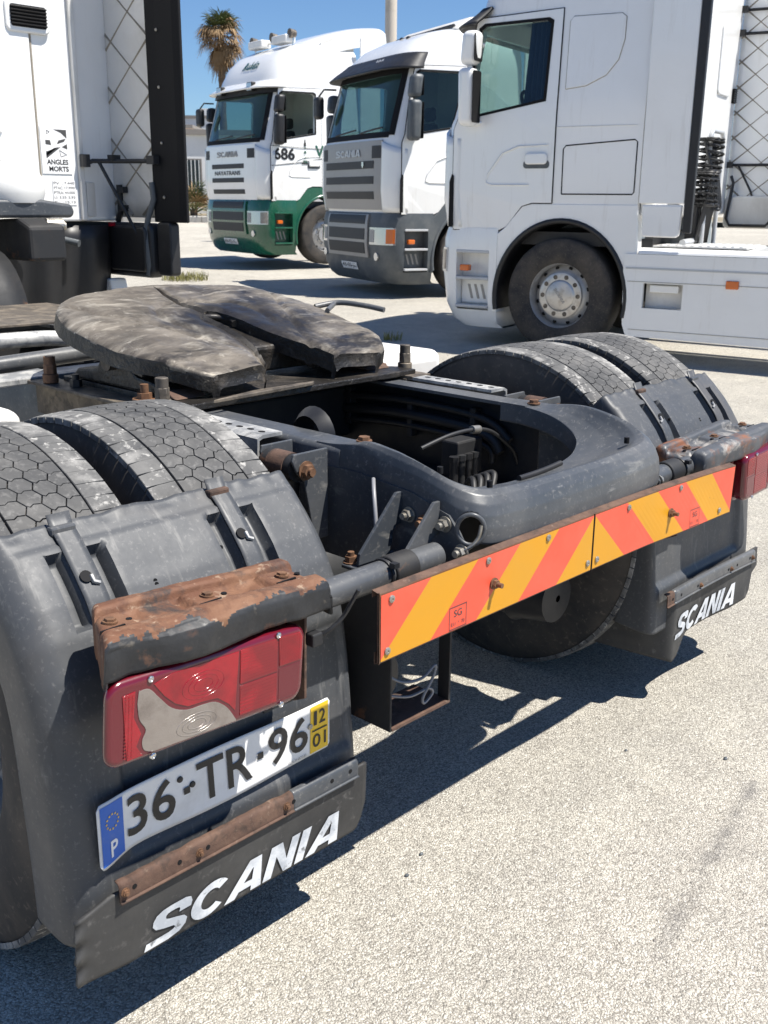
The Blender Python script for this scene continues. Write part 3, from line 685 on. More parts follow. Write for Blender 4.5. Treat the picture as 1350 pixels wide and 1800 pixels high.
def flap_strip(sx, bend):
    parts = [(-1.178, -.80, 'rust_all'), (-.80, -.628, 'frame')] if sx > 0 else [(-1.19, -.66, 'frame'), (-.66, -.62, 'rust_all')]
    root = None
    for a, b, mt in parts:
        mb = MB()
        def fn(u, v):
            x = lerp(a, b, u); pr = [(-.006, .368), (.0, .367), (-.010, .364), (-.012, .360), (-.0125, .340), (-.0125, .331), (-.018, .328)]
            k = v*6; j = min(int(k), 5); f = k-j
            y, z = lerp(pr[j][0], pr[j+1][0], f), lerp(pr[j][1], pr[j+1][1], f)
            return (x, .133+y, z-.008+.006*bend*math.sin((x+1.2)*5)+(.004*nz(x*30, 1, 1) if (mt == 'rust_all' and v < .3) else 0))
        mb.grid(fn, 40, 12)
        o = mb.build('flap_strip', M[mt], root or T, smooth=50, solid=.003, sx=sx)
        if root is None: root = o
    for x in (-1.15, -1.06, -1.0, -.82, -.80, -.70, -.65):
        mb = MB(); mb.cyl((x, .123, .342), (x, .1170, .342), .0045, 10); mb.build('strip_hole', M['seal'], root, sx=sx)
        if x in (-1.15, -1.0, -.80): 
            mb = MB(); hexbolt(mb, (x-.018, .1195, .340), (0, -1, 0), .006, .004, .003); mb.build('bolt', M['bolt_rust'], root, smooth=40, sx=sx)
flap_strip(1, 0); flap_strip(-1, 1)

# ---- lamp brackets: pressed boxes above the tail lamps
def lamp_bracket(sx, top, front):
    mb = MB()
    pr = [(.178, .757), (.178, .800), (.176, .812), (.170, .818), (.152, .819), (.147, .815), (.143, .803), (.136, .799), (.088, .798), (.076, .801), (.071, .812), (.066, .818), (.046, .817), (.036, .812), (.031, .802), (.0300, .792), (.0300, .776), (.0305, .757)]
    def fn(u, v):
        k = v*(len(pr)-1); j = min(int(k), len(pr)-2); f = k-j
        y, z = lerp(pr[j][0], pr[j+1][0], f), lerp(pr[j][1], pr[j+1][1], f)
        e = min(u, 1-u)/.035; yy = max(0, min(1, (y-.03)/.148)); x = lerp(lerp(-1.226, -1.160, yy), -.778+.012*yy, u)
        if e < 1:                                  # ends folded down with a small radius
            r = 1-math.sqrt(max(0, 1-(1-e)**2)); z = z-.022*r if z > .78 else z; y = lerp(y, .10, r*.10)
            if u in (0, 1): z = min(z, .745)
        inner = box_s(y, .082, .140, .004)          # raised pads in the sunken top
        for cx in (-1.165, -.985, -.825): z += .011*inner*box_s(x, cx-.036, cx+.036, .005)
        z += .003*inner*box_s(x, -1.10, -1.04, .01)-.004*inner*box_s(x, -.93, -.88, .01)
        z -= .05*(x+.99)*(.9 if z > .78 else .4)      # leans down to the inside
        dn = .0030*nz(x, y, z, 9)+.0014*nz(x, y, z, 40)
        if y < .06 and z < .81: y += .010*nz(x, 1, z, 8)+.003*nz(x, z, 2, 26)-.006*math.exp(-((x+1.05)/.06)**2)
        return (x, y+dn*.5, z+dn)
    mb.grid(fn, 110, 68, flip=True)
    nv = 68
    mb.m = [0 if (i % nv) < 53+int(10*nz((i//nv)*.07, 1, 1)+5*nz((i//nv)*.31, 5, 1)) else 1 for i in range(len(mb.f))]
    sh = (lambda o: o) if sx > 0 else (lambda o: (setattr(o, 'location', (-.155, .02, -.022)), o)[1])
    b = sh(mb.build('lamp_bracket', [M[top], M[front]], T, smooth=60, solid=.003, sx=sx))
    MB().prism([(.09, .79), (.15, .79), (.15, .56), (.125, .545), (.095, .56)], 'x', -.790, -.784).build('bracket_flange', M['rust_all'], b, bevel=.001, sx=sx)
    MB().box(-.86, -.791, .125, .131, .545, .775).build('bracket_plate', M[front], b, bevel=.001, sx=sx)
    for cx in (-1.165, -.985, -.825):
        zt = .8095-.045*(cx+.99)
        mb = MB(); hexbolt(mb, (cx, .110, zt), (.1, 0, 1), .009, .004, 0); mb.build('bolt', M['bolt_rust'], b, smooth=40, sx=sx)
        mb = MB(); mb.cyl((cx+.028, .102, zt-.01), (cx+.028, .102, zt+.0008), .005, 10); mb.build('bracket_hole', M['seal'], b, sx=sx)
        mb = MB(); mb.box(cx-.03, cx+.012, .0865, .0895, zt-.004, zt+.0012); mb.build('bracket_slit', M['seal'], b, sx=sx)
    return b
M['dented'] = mat('dented_black_paint', (.014, .015, .017), .55, 0, [((.16, .07, .035), 7, .58, .66, .9), ((.2, .17, .13), 30, .6, .7, .5), ((.045, .045, .046), 3, .45, .7, .6)], .2, [(5, .4, .02), (60, .35, .002)])
M['bracket_grey'] = mat('scuffed_grey_bracket', (.07, .074, .08), .5, 0, [((.45, .42, .38), 12, .55, .66, .7), ((.2, .075, .03), 4.5, .55, .62, .9), ((.3, .15, .07), 22, .6, .7, .5)], .1, [(60, .3, .002)])
lamp_bracket(1, 'rust', 'dented')['label'] = 'rusty flaking bracket above the left tail lamp'; lamp_bracket(-1, 'bracket_grey', 'bracket_grey')['label'] = 'scuffed grey bracket with rust spots above the right tail lamp'

# ---- tail lamps
def rrect(x0, x1, z0, z1, r, n=5):
    o = []
    for cx, cz, a in ((x1-r, z1-r, 0), (x0+r, z1-r, 90), (x0+r, z0+r, 180), (x1-r, z0+r, 270)):
        o += [(cx+r*math.cos(math.radians(a+90*k/n)), cz+r*math.sin(math.radians(a+90*k/n))) for k in range(n+1)]
    return o
def lamp_map(p):        # leans down slightly to the inside
    x, y, z = p; x += .035*max(0, min(1, (y-.03)/.06))*max(0, (-1.04-x)/.2); return (x+.10*(z-.685), y, z-.045*(x+1.04))
def tail_lamp(sx):
    mb = MB(); mb.prism(rrect(-1.196, -.842, .612, .755, .028), 'y', .078, .118); mb.mapped(lamp_map)
    L = mb.build('tail_lamp', M['lightgrey' if 0 else 'greyb'], T, bevel=.006, sx=sx, smooth=40)
    mb = MB(); mb.prism(rrect(-1.228, -.840, .609, .758, .03), 'y', .068, .080); mb.mapped(lamp_map); mb.build('lamp_rim', M['darkred'], L, bevel=.003, seg=3, smooth=40, sx=sx)
    mb = MB(); mb.prism(rrect(-1.236, -.844, .614, .752, .028), 'y', .0305, .070); mb.mapped(lamp_map); mb.build('lens_body', M['darkred'], L, bevel=.013, seg=6, smooth=50, sx=sx)
    def seg(poly, mt, t=.0022, name='lens_segment'):
        mb = MB(); mb.prism(poly, 'y', .0302-t*.35, .0312); mb.mapped(lamp_map); return mb.build(name, M[mt], L, bevel=.0003, sx=sx, smooth=40)
    wave = [(-1.178, .728), (-1.160, .727), (-1.140, .706), (-1.118, .684), (-1.09, .672), (-1.06, .671), (-1.035, .668), (-1.012, .652), (-.998, .634), (-.990, .622)]
    wv_ = [(p.x, p.y) for p in spl([(q[0], q[1], 0) for q in wave], 4)]
    lf = [(p.x, p.y) for p in spl([(-1.15, .624, 0), (-1.166, .632, 0), (-1.170, .648, 0), (-1.164, .664, 0), (-1.176, .684, 0), (-1.180, .71, 0)], 4)]
    seg(wv_+lf, 'clear')
    seg([(-1.152, .732), (-1.133, .708), (-1.112, .689), (-1.088, .677), (-1.058, .676), (-1.031, .673), (-1.008, .656), (-.994, .640), (-.992, .740), (-1.12, .740)], 'redlens')
    seg([(-.989, .741), (-.912, .741), (-.908, .683), (-.986, .683)], 'redlens')
    seg([(-.986, .680), (-.908, .680), (-.906, .628), (-.984, .628)], 'redlens', .0012)
    seg([(-.908, .742), (-.862, .740), (-.856, .73), (-.856, .69), (-.904, .69)], 'redlens', .003)
    seg([(-.904, .686), (-.858, .686), (-.858, .640), (-.868, .630), (-.902, .630)], 'darkred', .001)
    seg([(-1.206, .728), (-1.184, .730), (-1.186, .69), (-1.172, .66), (-1.18, .642), (-1.168, .624), (-1.196, .624)], 'redlens', .003)
    # concentric moulded ring lenses
    for cx, cz, rx, rz, mt in ((-1.06, .705, .040, .022, 'redlens'), (-1.07, .643, .038, .017, 'clear')):
        mb = MB()
        for k in (1, .72, .45): mb.tube([(cx+rx*k*math.cos(a), .0296, cz+rz*k*math.sin(a)) for a in (2*PI*i/28 for i in range(29))], .0008, 6, 0, False)
        mb.mapped(lamp_map); mb.build('lens_ring', M[mt], L, smooth=60, sx=sx)
    # ribs of the stop lamp and dots of the reflectors
    mb = MB()
    for k in range(10): mb.box(-.987, -.910, .0290, .0297, .6855+k*.0053, .6878+k*.0053)
    for k in range(8): mb.box(-.984, -.908, .0293, .0299, .630+k*.006, .6325+k*.006)
    mb.mapped(lamp_map); mb.build('lens_ribs', M['redlens'], L, sx=sx)
    mb = MB()
    for i in range(9):
        for j in range(9):
            x, z = -.902+i*.0051, .694+j*.0052; mb.cyl((x, .0285, z), (x, .0287, z), .0017, 6)
    for j in range(18):
        for i in range(3): mb.cyl((-1.200+i*.006, .0285, .630+j*.0055), (-1.200+i*.006, .0287, .630+j*.0055), .0017, 6)
    mb.mapped(lamp_map); kind(mb.build('reflector_dots', M['redlens'], L, sx=sx), 'stuff')
    for x, z in ((-1.158, .742), (-.910, .746), (-1.15, .617), (-.895, .620)):
        mb = MB(); mb.lathe([(0, .0055), (-.002, .005), (-.003, .0035), (-.002, .0025), (-.002, .0001)], 14, 'y', (x, .030, z)); mb.mapped(lamp_map); mb.build('screw', M['chrome'], L, smooth=40, sx=sx)
tail_lamp(1); tail_lamp(-1)
# cable tie sticking out at the inner end of the left bracket
MB().tube(spl([(-.80, .045, .70), (-.785, .03, .715), (-.765, .02, .735), (-.755, .01, .76), (-.747, .0, .785)]), .004, 6).build('cable_tie', M['black'], T, smooth=60)
mb = MB(); mb.box(-.822, -.798, .035, .056, .688, .712); mb.build('tie_head', M['black'], T, bevel=.003)

# ---- number plate
def pl(u, v, off=0):       # u 0..0.517, v 0..0.11
    y = .150-.011*math.exp(-((u-.0)/.05)**2)+.008*math.sin(u*16+.6)*(.5-v/.11)*.6+.004*math.sin(u*9)
    bz = -.006*math.sin((u-.03)*8)*(1 if v < .03 else .5)-.014*math.exp(-(u/.05)**2)*(1-v/.11)
    return (-1.197+u+.012*(.11-v), y-off, .392+v+bz+.006*u)
mb = MB()
def plate_fn(a, b):
    u, v = a*.517, b*.11; r = .009
    for cu in (0, .517):
        d = abs(u-cu)
        if d < r:
            k = r-math.sqrt(max(0, r*r-(r-d)**2)); v = max(k, min(.11-k, v))
    return pl(u, v)
mb.grid(plate_fn, 100, 14); PLT = mb.build('number_plate', M['platew'], T, smooth=60, solid=.0016)
def pquad(u0, u1, v0, v1, mt, name, off=.0012, n=12):
    mb = MB(); mb.grid(lambda a, b: pl(lerp(u0, u1, a), lerp(v0, v1, b), off), n, 4); return mb.build(name, M[mt], PLT, smooth=60)
pquad(.005, .052, .005, .105, 'plateblue', 'country_band'); pquad(.466, .512, .004, .106, 'plateyel', 'date_band')
for body, a, b, c, d, bold in (('36', .060, .158, .022, .096, .012), ('TR', .205, .325, .022, .096, .012), ('96', .364, .459, .022, .096, .012)):
    mb = MB(); add_text(mb, body, a, b, c, d, lambda u, v: pl(u, v, .0022), bold=bold); mb.build('plate_characters', M['print'], PLT)
for u in (.176, .338): pquad(u, u+.013, .049, .062, 'print', 'plate_dot', .0022, 2)
for body, a, b, c, d in (('1', .474, .482, .064, .094), ('2', .488, .504, .064, .094), ('01', .472, .506, .014, .044)):
    mb = MB(); add_text(mb, body, a, b, c, d, lambda u, v: pl(u, v, .0022), bold=.008); mb.build('date_characters', M['print'], PLT)
pquad(.47, .508, .051, .054, 'print', 'date_bar', .0022)
mb = MB(); add_text(mb, 'P', .022, .037, .014, .042, lambda u, v: pl(u, v, .0022), bold=.02); mb.build('country_letter', M['whiteprint'], PLT)
mb = MB()
for k in range(12):
    a = 2*PI*k/12; cu, cv = .0285+.0125*math.cos(a), .074+.0125*math.sin(a)
    q = [(cu+(.0026 if i % 2 == 0 else .0011)*math.sin(PI*i/5), cv+(.0026 if i % 2 == 0 else .0011)*math.cos(PI*i/5)) for i in range(10)]
    mb.add([pl(u, v, .0022) for u, v in q], [tuple(range(10))[::-1]])
mb.build('star_ring', M['star'], PLT)
mb = MB(); add_text(mb, 'GDX-M-GD2-33', .41, .455, .006, .011, lambda u, v: pl(u, v, .0022)); mb.build('maker_line', M['printg'], PLT)
for u, v in ((.465, .066), (.195, .062), (.17, .082)):
    p = pl(u, v, .001); mb = MB(); mb.lathe([(0, .006), (-.002, .0055), (-.003, .003), (-.003, .0001)], 12, 'y', p); mb.build('plate_screw', M['bolt'] if u > .3 else M['print'], PLT, smooth=40)

# ---- fifth wheel (tilted down to the back)
FI = [(.130, .012), (.118, .05), (.094, .10), (.070, .16), (.052, .23), (.044, .30), (.042, .36), (.037, .41), (.025, .445), (.0, .46), (.0, .52), (.0, .58), (.0, .64), (.0, .70), (.0, .74)]
FO = [(.290, .005), (.340, .03), (.385, .09), (.425, .17), (.445, .26), (.455, .36), (.455, .45), (.445, .53), (.42, .60), (.375, .655), (.31, .70), (.23, .73), (.15, .745), (.08, .752), (.0, .755)]
def fw_place(x, v, h): # v along, h above the plate plane
    y0, z0, sl = .935, 1.008, .205
    return (x, y0+v*math.cos(sl)-h*math.sin(sl), z0+v*math.sin(sl)+h*math.cos(sl))
def fw_fn(sg):
    def fn(a, b):
        k = a*(len(FI)-1); j = min(int(k), len(FI)-2); f = k-j
        i = [lerp(FI[j][n], FI[j+1][n], f) for n in (0, 1)]; o = [lerp(FO[j][n], FO[j+1][n], f) for n in (0, 1)]
        if b < .08: q = 0; h = -.05*(1-b/.08)
        elif b > .88: q = 1+.012*(b-.88)/.12; h = -.006-.040*((b-.88)/.12)**1.3
        else: q = (b-.08)/.80; h = -.006*smooth(.95, 1, q)
        x = lerp(i[0], o[0], q); v = lerp(i[1], o[1], q)
        if a < .03: h -= .034*(1-a/.03)**.6; v += .004
        h -= .020*max(0, (.16-v)/.16)**2                              # ramped horn tips
        h -= .018*max(0, (abs(x)-.33)/.12)**2                          # outer edge rolls off
        if 0 < q < 1: h -= .012*smooth(.14, .0, q)
        rr = math.hypot(x, v-.42); h -= .006*box_s(rr, .165, .185, .006)*smooth(.28, .34, v)+.006*box_s(abs(x)-.55*(v-.3), .20, .216, .006)*box_s(v, .06, .62, .02)
        h -= .007*box_s(abs(x), -.1, .15, .03)*smooth(.50, .56, v)*smooth(.72, .66, v)
        h += .004*nz(x, v, 1, 9)+.0015*nz(x, v, 2, 40)+(.004*smooth(.20, .22, abs(x))*smooth(.5, .45, v) if v > .1 else 0)
        return fw_place(x*sg, v, h)
    return fn
mb = MB(); mb.grid(fw_fn(1), 100, 50); mb.grid(fw_fn(-1), 100, 50, flip=True)
for i in range(len(mb.f)):
    j = i % 50; k = (i // 50) % 100
    if j < 4 or j > 44+2*nz(k*.12, 3, 3) or k < 3: mb.m[i] = 1
PL5 = mb.build('fifth_wheel', [M['grease'], M['grease_black']], T, smooth=50)
mb = MB()          # locking jaw ring and cast ribs below
for sg in (-1, 1):
    mb.add([fw_place(sg*x, v, h) for x, v in ((.12, .1), (.40, .2), (.43, .5), (.1, .62)) for h in (-.05, -.075)], [(0, 2, 3, 1), (2, 4, 5, 3), (4, 6, 7, 5), (0, 1, 7, 6), (1, 3, 5, 7), (0, 6, 4, 2)])
mb.build('plate_underside', M['grease_black'], PL5)
mb = MB(); mb.tube([fw_place(.048*math.cos(a), .40+.05*math.sin(a), -.016) for a in (PI*k/14 for k in range(-3, 18))], .011, 8); mb.build('lock_jaw', M['grease'], PL5, smooth=60)
mb = MB(); mb.add([fw_place(x, v, h) for h in (-.11, -.03) for x, v in ((-.20, .20), (.20, .20), (.20, .70), (-.20, .70))], [(3, 2, 1, 0), (4, 5, 6, 7), (0, 1, 5, 4), (1, 2, 6, 5), (2, 3, 7, 6), (3, 0, 4, 7)]); mb.build('lock_housing', M['grease_black'], PL5, bevel=.01)
for sg in (-1, 1):
    mb = MB(); mb.prism([(1.02, .935), (1.5, .935), (1.46, .965), (1.36, .975), (1.32, 1.03), (1.22, 1.03), (1.17, .975), (1.06, .965)], 'x', sg*.345, sg*.405)
    pd = mb.build('pedestal', M['grease_black'], PL5, bevel=.008)
    mb = MB(); mb.cyl((sg*.33, 1.27, 1.005), (sg*.43, 1.27, 1.005), .024, 20); mb.build('pivot_pin', M['dirtysteel'], pd, smooth=40)
# mounting plate, angles and bolts
MB().prism([(-.44, .93), (.44, .93), (.44, 1.0), (.40, 1.06), (.40, 1.55), (-.40, 1.55), (-.40, 1.06), (-.44, 1.0)], 'z', .915, .932).build('mounting_plate', M['grease_black'], T, bevel=.003)
def mount_side(sx):
    mb = MB(); mb.box(-.475, -.390, .90, 1.75, .909, .918); mb.box(-.398, -.3865, .92, 1.72, .80, .9085); mb.build('mounting_angle', M['dirtysteel'], T, bevel=.002, sx=sx)
    for y, h in ((1.53, .05), (.985, .055)):
        mb = MB(); mb.tube([(-.45, y, .92), (-.45, y, .945)], .022, 18); mb.tube([(-.45, y, .945), (-.45, y, .945+h*.55)], .019, 6); mb.tube([(-.45, y, .97), (-.45, y, .945+h)], .0165, 14)
        mb.build('anchor_bolt', M['dirtysteel'] if y < 1.2 else M['bolt_rust'], T, smooth=40, bevel=.002, sx=sx)
    mb = MB(); mb.tube([(-.432, 1.09, .92), (-.432, 1.09, .931)], .032, 20); mb.tube([(-.432, 1.09, .931), (-.432, 1.09, .946)], .019, 6); mb.tube([(-.432, 1.09, .946), (-.432, 1.09, .968)], .011, 12); mb.build('anchor_nut', M['bolt_rust'], T, smooth=40, sx=sx)
    mb = MB(); mb.tube([(-.435, 1.42, .92), (-.435, 1.42, .94)], .017, 6); mb.tube([(-.435, 1.42, .94), (-.435, 1.42, .955)], .010, 10); mb.build('anchor_nut', M['black'], T, smooth=40, sx=sx)
    MB().prism([(1.0, .933), (1.18, .933), (1.16, .952), (1.04, .952)], 'x', -.40, -.30).build('packing_block', M['rust_all'], T, bevel=.004, sx=sx)
    # perforated bracket on the rail
    mb = MB(); mb.prism([(-.392, .907), (-.392, .915), (-.452, .915), (-.466, .908), (-.468, .86), (-.462, .86), (-.460, .903), (-.45, .907)], 'y', .60, .985)
    pb = mb.build('perforated_bracket', M['galv'], T, smooth=40, sx=sx)
    for k in range(9):
        mb = MB(); mb.prism([(-.428+.007*math.cos(a), .63+k*.04+.010*math.sin(a)) for a in (2*PI*i/12 for i in range(12))], 'z', .91, .9158); mb.build('slot', M['seal'], pb, sx=sx)
    # shock absorber eye and its forked bracket
    mb = MB(); mb.prism([(-.40, .905), (-.50, .905), (-.505, .89), (-.49, .86), (-.47, .84), (-.44, .70), (-.40, .70)], 'y', .440, .447); sb = mb.build('damper_bracket', M['frame'], T, bevel=.002, sx=sx)
    MB().prism([(-.40, .905), (-.49, .905), (-.495, .89), (-.44, .74), (-.40, .72)], 'y', .555, .562).build('damper_fork', M['frame'], sb, bevel=.002, sx=sx)
    mb = MB(); mb.tube([(-.475, .43, .868), (-.475, .575, .868)], .012, 8); mb.tube([(-.475, .452, .868), (-.475, .552, .868)], .03, 20); mb.build('damper_eye', M['frame_dark'], sb, smooth=40, sx=sx)
    mb = MB(); mb.tube([(-.475, .475, .868), (-.475, .53, .868)], .032, 20); mb.build('damper_bush', M['rust_all'], sb, smooth=40, sx=sx)
    bolt((-.475*sx, .43, .868), (0, -1, 0), 'bolt_rust', .016, .012, .008)
    mb = MB(); mb.tube([(-.475, .5, .85), (-.46, .56, .45)], .035, 16); mb.build('damper', M['black'], sb, smooth=40, sx=sx)
    # white covers in front of the wheels
    mb = MB(); mb.box(-1.0, -.66, 1.29, 1.62, .70, .905); mb.build('battery_cover', M['whited'], T, bevel=.04, seg=4, smooth=50, sx=sx)
mount_side(1); mount_side(-1)
MB().prism([(-.36, .895), (-.20, .935), (.02, .935), (.0, .92), (-.2, .905)], 'z', .934, .944).build('rear_lip', M['dirtysteel'], T, bevel=.002)

# ---- inside the frame: valve block, hoses, axle
mb = MB(); mb.box(.20, .31, .56, .62, .70, .80); vb = mb.build('valve_block', M['frame_dark'], T, bevel=.006)
for k in range(4):
    mb = MB(); mb.cyl((.18+k*.03, .555, .66), (.18+k*.03, .555, .75), .012, 12); mb.cyl((.18+k*.03, .555, .75), (.18+k*.03, .555, .765), .015, 6); mb.build('valve_fitting', M['frame_dark' if k % 2 else 'black'], vb, smooth=40)
MB().tube(spl([(-.02, .50, .83), (.08, .49, .85), (.18, .49, .85), (.25, .49, .835), (.31, .49, .80), (.36, .49, .76), (.385, .49, .71)]), .0055, 8).build('air_hose', M['blackrub'], T, smooth=60)
MB().tube([(.17, .49, .851), (.20, .49, .848)], .011, 10).build('hose_union', M['bolt'], T, smooth=40)
for k in range(4):
    MB().tube(spl([(.10+.02*k, .42, .70-.01*k), (.13+.03*k, .45, .73), (.17+.01*k, .50, .70), (.2, .55, .62)]), .009, 8).build('air_hose', M['blackrub'], T, smooth=60)
mb = MB(); mb.lathe([(0, .05), (.02, .065), (.03, .07), (.04, .06), (.05, .03)], 24, 'x', (-.30, .62, .885)); mb.build('lifting_ring', M['black'], T, smooth=50)
for k, (x, z, r) in enumerate(((.355, .84, .012), (.352, .80, .016), (.356, .765, .010), (-.352, .82, .014), (-.354, .78, .010))):
    MB().tube(spl([(x, .50+.03*k, z-.05), (x, .60, z), (x*.99, .9, z+.012), (x, 1.25, z-.008), (x*.99, 1.7, z+.01), (x, 2.3, z)]), r, 8).build('cable_loom', M['blackrub'], T, smooth=60)
for y in (.62, .86, 1.12): MB().box(.345, .374, y, y+.02, .745, .865).build('loom_clip', M['frame_dark'], T, bevel=.003)
ax = MB(); ax.tube([(-.62, AX, TZ), (-.3, AX, TZ), (-.2, AX, TZ), (.2, AX, TZ), (.3, AX, TZ), (.62, AX, TZ)], [.085, .085, .16, .16, .085, .085], 20); AXO = ax.build('rear_axle', M['frame_dark'], T, smooth=60)
mb = MB(); mb.lathe([(-.23, .02), (-.22, .13), (-.15, .185), (0, .2), (.14, .17), (.2, .09), (.21, .01)], 28, 'y', (.05, AX, TZ)); mb.build('differential', M['frame_dark'], AXO, smooth=60)
for sg in (-1, 1):
    mb = MB(); mb.cyl((sg*.50, AX, TZ), (sg*.60, AX, TZ), .21, 32); mb.build('brake_drum', M['dirtysteel'], AXO, smooth=40, bevel=.01)
    mb = MB(); mb.lathe([(-.12, .01), (-.115, .07), (-.02, .085), (.0, .095), (.02, .085), (.10, .075), (.115, .01)], 24, 'y', (sg*.36, AX-.28, .37)); mb.build('brake_chamber', M['black'], AXO, smooth=50)
    mb = MB(); mb.lathe([(.0, .0001), (.0, .11), (.03, .13), (.12, .135), (.2, .13), (.22, .1)], 24, 'z', (sg*.34, AX+.32, .45)); mb.build('air_spring', M['black'], AXO, smooth=50)

# ---- the tractor's own cab: rear wall, right-hand air deflector, what sits between them
M['rib'] = mat('dirty_rib', (.27, .24, .195), .7, 0, [((.2, .17, .13), 20, .5, .7, .6)])
def deflector(parent, x0, y0, y1, z0, z1, sg=1, blk=.22, pm='whited'):
    """air deflector: panel at x0 from the cab (y1) back to y0, ribbed inside, black rubber lip at its rear edge"""
    mb = MB(); mb.grid(lambda a, b: (x0*sg+sg*(.025*a*a), lerp(y1, y0+blk*.75, a), lerp(z0, z1, b)), 12, 20, flip=sg < 0)
    d = mb.build('air_deflector', M[pm], parent, smooth=50, solid=.02, soff=-1)
    w_ = y1-(y0+blk*.75); dy, dz = .15, .123
    def ribl(ya, za, yb, zb):
        # clip a diagonal to the panel
        pts = []
        for k in range(41):
            t = k/40; y, z = lerp(ya, yb, t), lerp(za, zb, t)
            if y0+blk*.75 <= y <= y1 and z0+.01 <= z <= z1: pts.append((y, z))
        if len(pts) > 1:
            a, b = pts[0], pts[-1]
            f = lambda q: (x0*sg+sg*.025*((y1-q[0])/w_)**2-sg*.002, q[0], q[1])
            mb = MB(); mb.tube([f(a), f(b)], .0085, 4); mb.build('rib', M['rib'], d)
    n = int((z1-z0)/(2*dz))+4; H = w_/dy*dz
    for k in range(-3, n):
        z = z0+k*2*dz; ribl(y1, z, y1-w_, z+H); ribl(y1, z+H+dz*.4, y1-w_, z+dz*.4)
    mb = MB(); mb.prism([(x0*sg-sg*.005, y0+blk), (x0*sg+sg*.035, y0+blk), (x0*sg+sg*.06, y0+.05), (x0*sg+sg*.05, y0), (x0*sg+sg*.03, y0-.01), (x0*sg+sg*.015, y0+.03), (x0*sg+sg*.005, y0+blk*.7)], 'z', z0-.02, z1)
    mb.build('rubber_lip', M['seal'], d, bevel=.006)
    for k in range(8):
        z = lerp(z0+.1, z1-.1, k/7); mb = MB(); mb.lathe([(0, .008), (-.004, .006), (-.004, .0001)], 10, 'x', (x0*sg+sg*.002, y0+blk*.62, z)); mb.build('rivet', M['bolt'], d)
    return d
YW = 3.66
def own_cab():
    mb = MB(); pr = [(-1.205, YW+.06), (-.97, YW), (.97, YW), (1.205, YW+.06), (1.21, YW+.3), (1.2, YW+2.1), (-1.2, YW+2.1), (-1.2, YW+.3)]
    mb.prism(pr, 'z', 1.31, 3.3); c = mb.build('cab', M['white'], T, bevel=.012, seg=3)
    # raised centre panel, seams, pressed handles
    MB().box(-.745, .745, YW-.012, YW-.001, 1.36, 3.2).build('rear_panel', M['white'], c, bevel=.006, seg=3)
    for x in (-.755, .755): MB().box(x-.004, x+.004, YW-.0035, YW, 1.36, 2.155).build('seam', M['rib'], c)
    MB().box(.955, .985, YW-.02, YW-.001, 1.315, 3.2).build('corner_strip', M['whited'], c, bevel=.006)
    MB().prism([(1.0, YW+.012), (1.11, YW+.053), (1.105, YW+.04), (1.0, YW)], 'z', 1.33, 1.5).build('corner_cover', M['whited'], c, bevel=.004)
    for z in (1.75, 1.60): 
        mb = MB(); mb.tube([(.46, YW-.014, z), (.54, YW-.014, z), (.56, YW-.014, z-.02), (.56, YW-.014, z-.035)], .010, 8); mb.build('pressed_step', M['white'], c, smooth=60)
    # vent
    mb = MB(); mb.prism(rrect(.63, .855, 2.155, 2.30, .03), 'y', YW-.022, YW-.001); v = mb.build('vent_frame', M['white'], c, bevel=.008, seg=3, smooth=50)
    mb = MB(); mb.prism(rrect(.655, .835, 2.178, 2.272, .012), 'y', YW-.0255, YW-.0225); mb.build('vent_back', M['seal'], v)
    for k in range(6): MB().prism([(YW-.035, 2.186+k*.0145), (YW-.024, 2.192+k*.0145), (YW-.024, 2.196+k*.0145), (YW-.037, 2.190+k*.0145)], 'x', .657, .833).build('vent_slat', M['black'], v)
    # blind-spot sticker
    S = lambda u, z: (u, YW-.0045, z)
    MB().box(.765, .925, YW-.004, YW-.001, 1.535, 1.755).build('blind_spot_sticker', M['whiteprint'], c)
    mb = MB(); 
    for q in ([(.79, 1.67), (.82, 1.667), (.815, 1.69), (.79, 1.69)], [(.79, 1.615), (.855, 1.66), (.80, 1.64), (.79, 1.638)], [(.79, 1.605), (.87, 1.66), (.835, 1.655), (.79, 1.63)], [(.835, 1.74), (.905, 1.74), (.905, 1.70), (.875, 1.725)], [(.875, 1.66), (.905, 1.65), (.905, 1.675)], [(.85, 1.672), (.89, 1.685), (.90, 1.70), (.86, 1.69)]):
        mb.add([S(*p) for p in q], [tuple(range(len(q)))])
    for q in ([(.80, 1.735), (.815, 1.728), (.80, 1.718)], [(.862, 1.645), (.90, 1.625), (.868, 1.615)]):
        for a, b in zip(q, q[1:]+q[:1]): mb.tube([S(*a), S(*b)], .0012, 4)
    mb.build('sticker_drawing', M['printg'], c)
    mb = MB(); add_text(mb, 'ANGLES', .79, .905, 1.578, 1.602, S, bold=.03); add_text(mb, 'MORTS', .80, .905, 1.546, 1.570, S, bold=.03); mb.build('sticker_words', M['print'], c)
    MB().box(.812, .938, YW-.003, YW-.001, 1.388, 1.505).build('weight_plate', M['whiteprint'], c)
    mb = MB()
    for k, (a, b) in enumerate((('PV  :', '7,440'), ('PTAC:', '17,990'), ('PTRA:', '44,000'), ('LI: 3,55:', '5,93'), ('S  :', '15,13'))):
        z = 1.485-k*.0225; f = lambda u, q: (u, YW-.0035, q)
        add_text(mb, a, .817, .868 if k != 3 else .885, z, z+.013, f); add_text(mb, b, .875 if k != 3 else .893, .93, z, z+.013, f)
    mb.build('weight_figures', M['print'], c)
    d = deflector(T, 1.20, 3.15, 3.80, 1.33, 3.3); deflector(T, 1.20, 3.15, 3.80, 1.33, 3.3, -1)
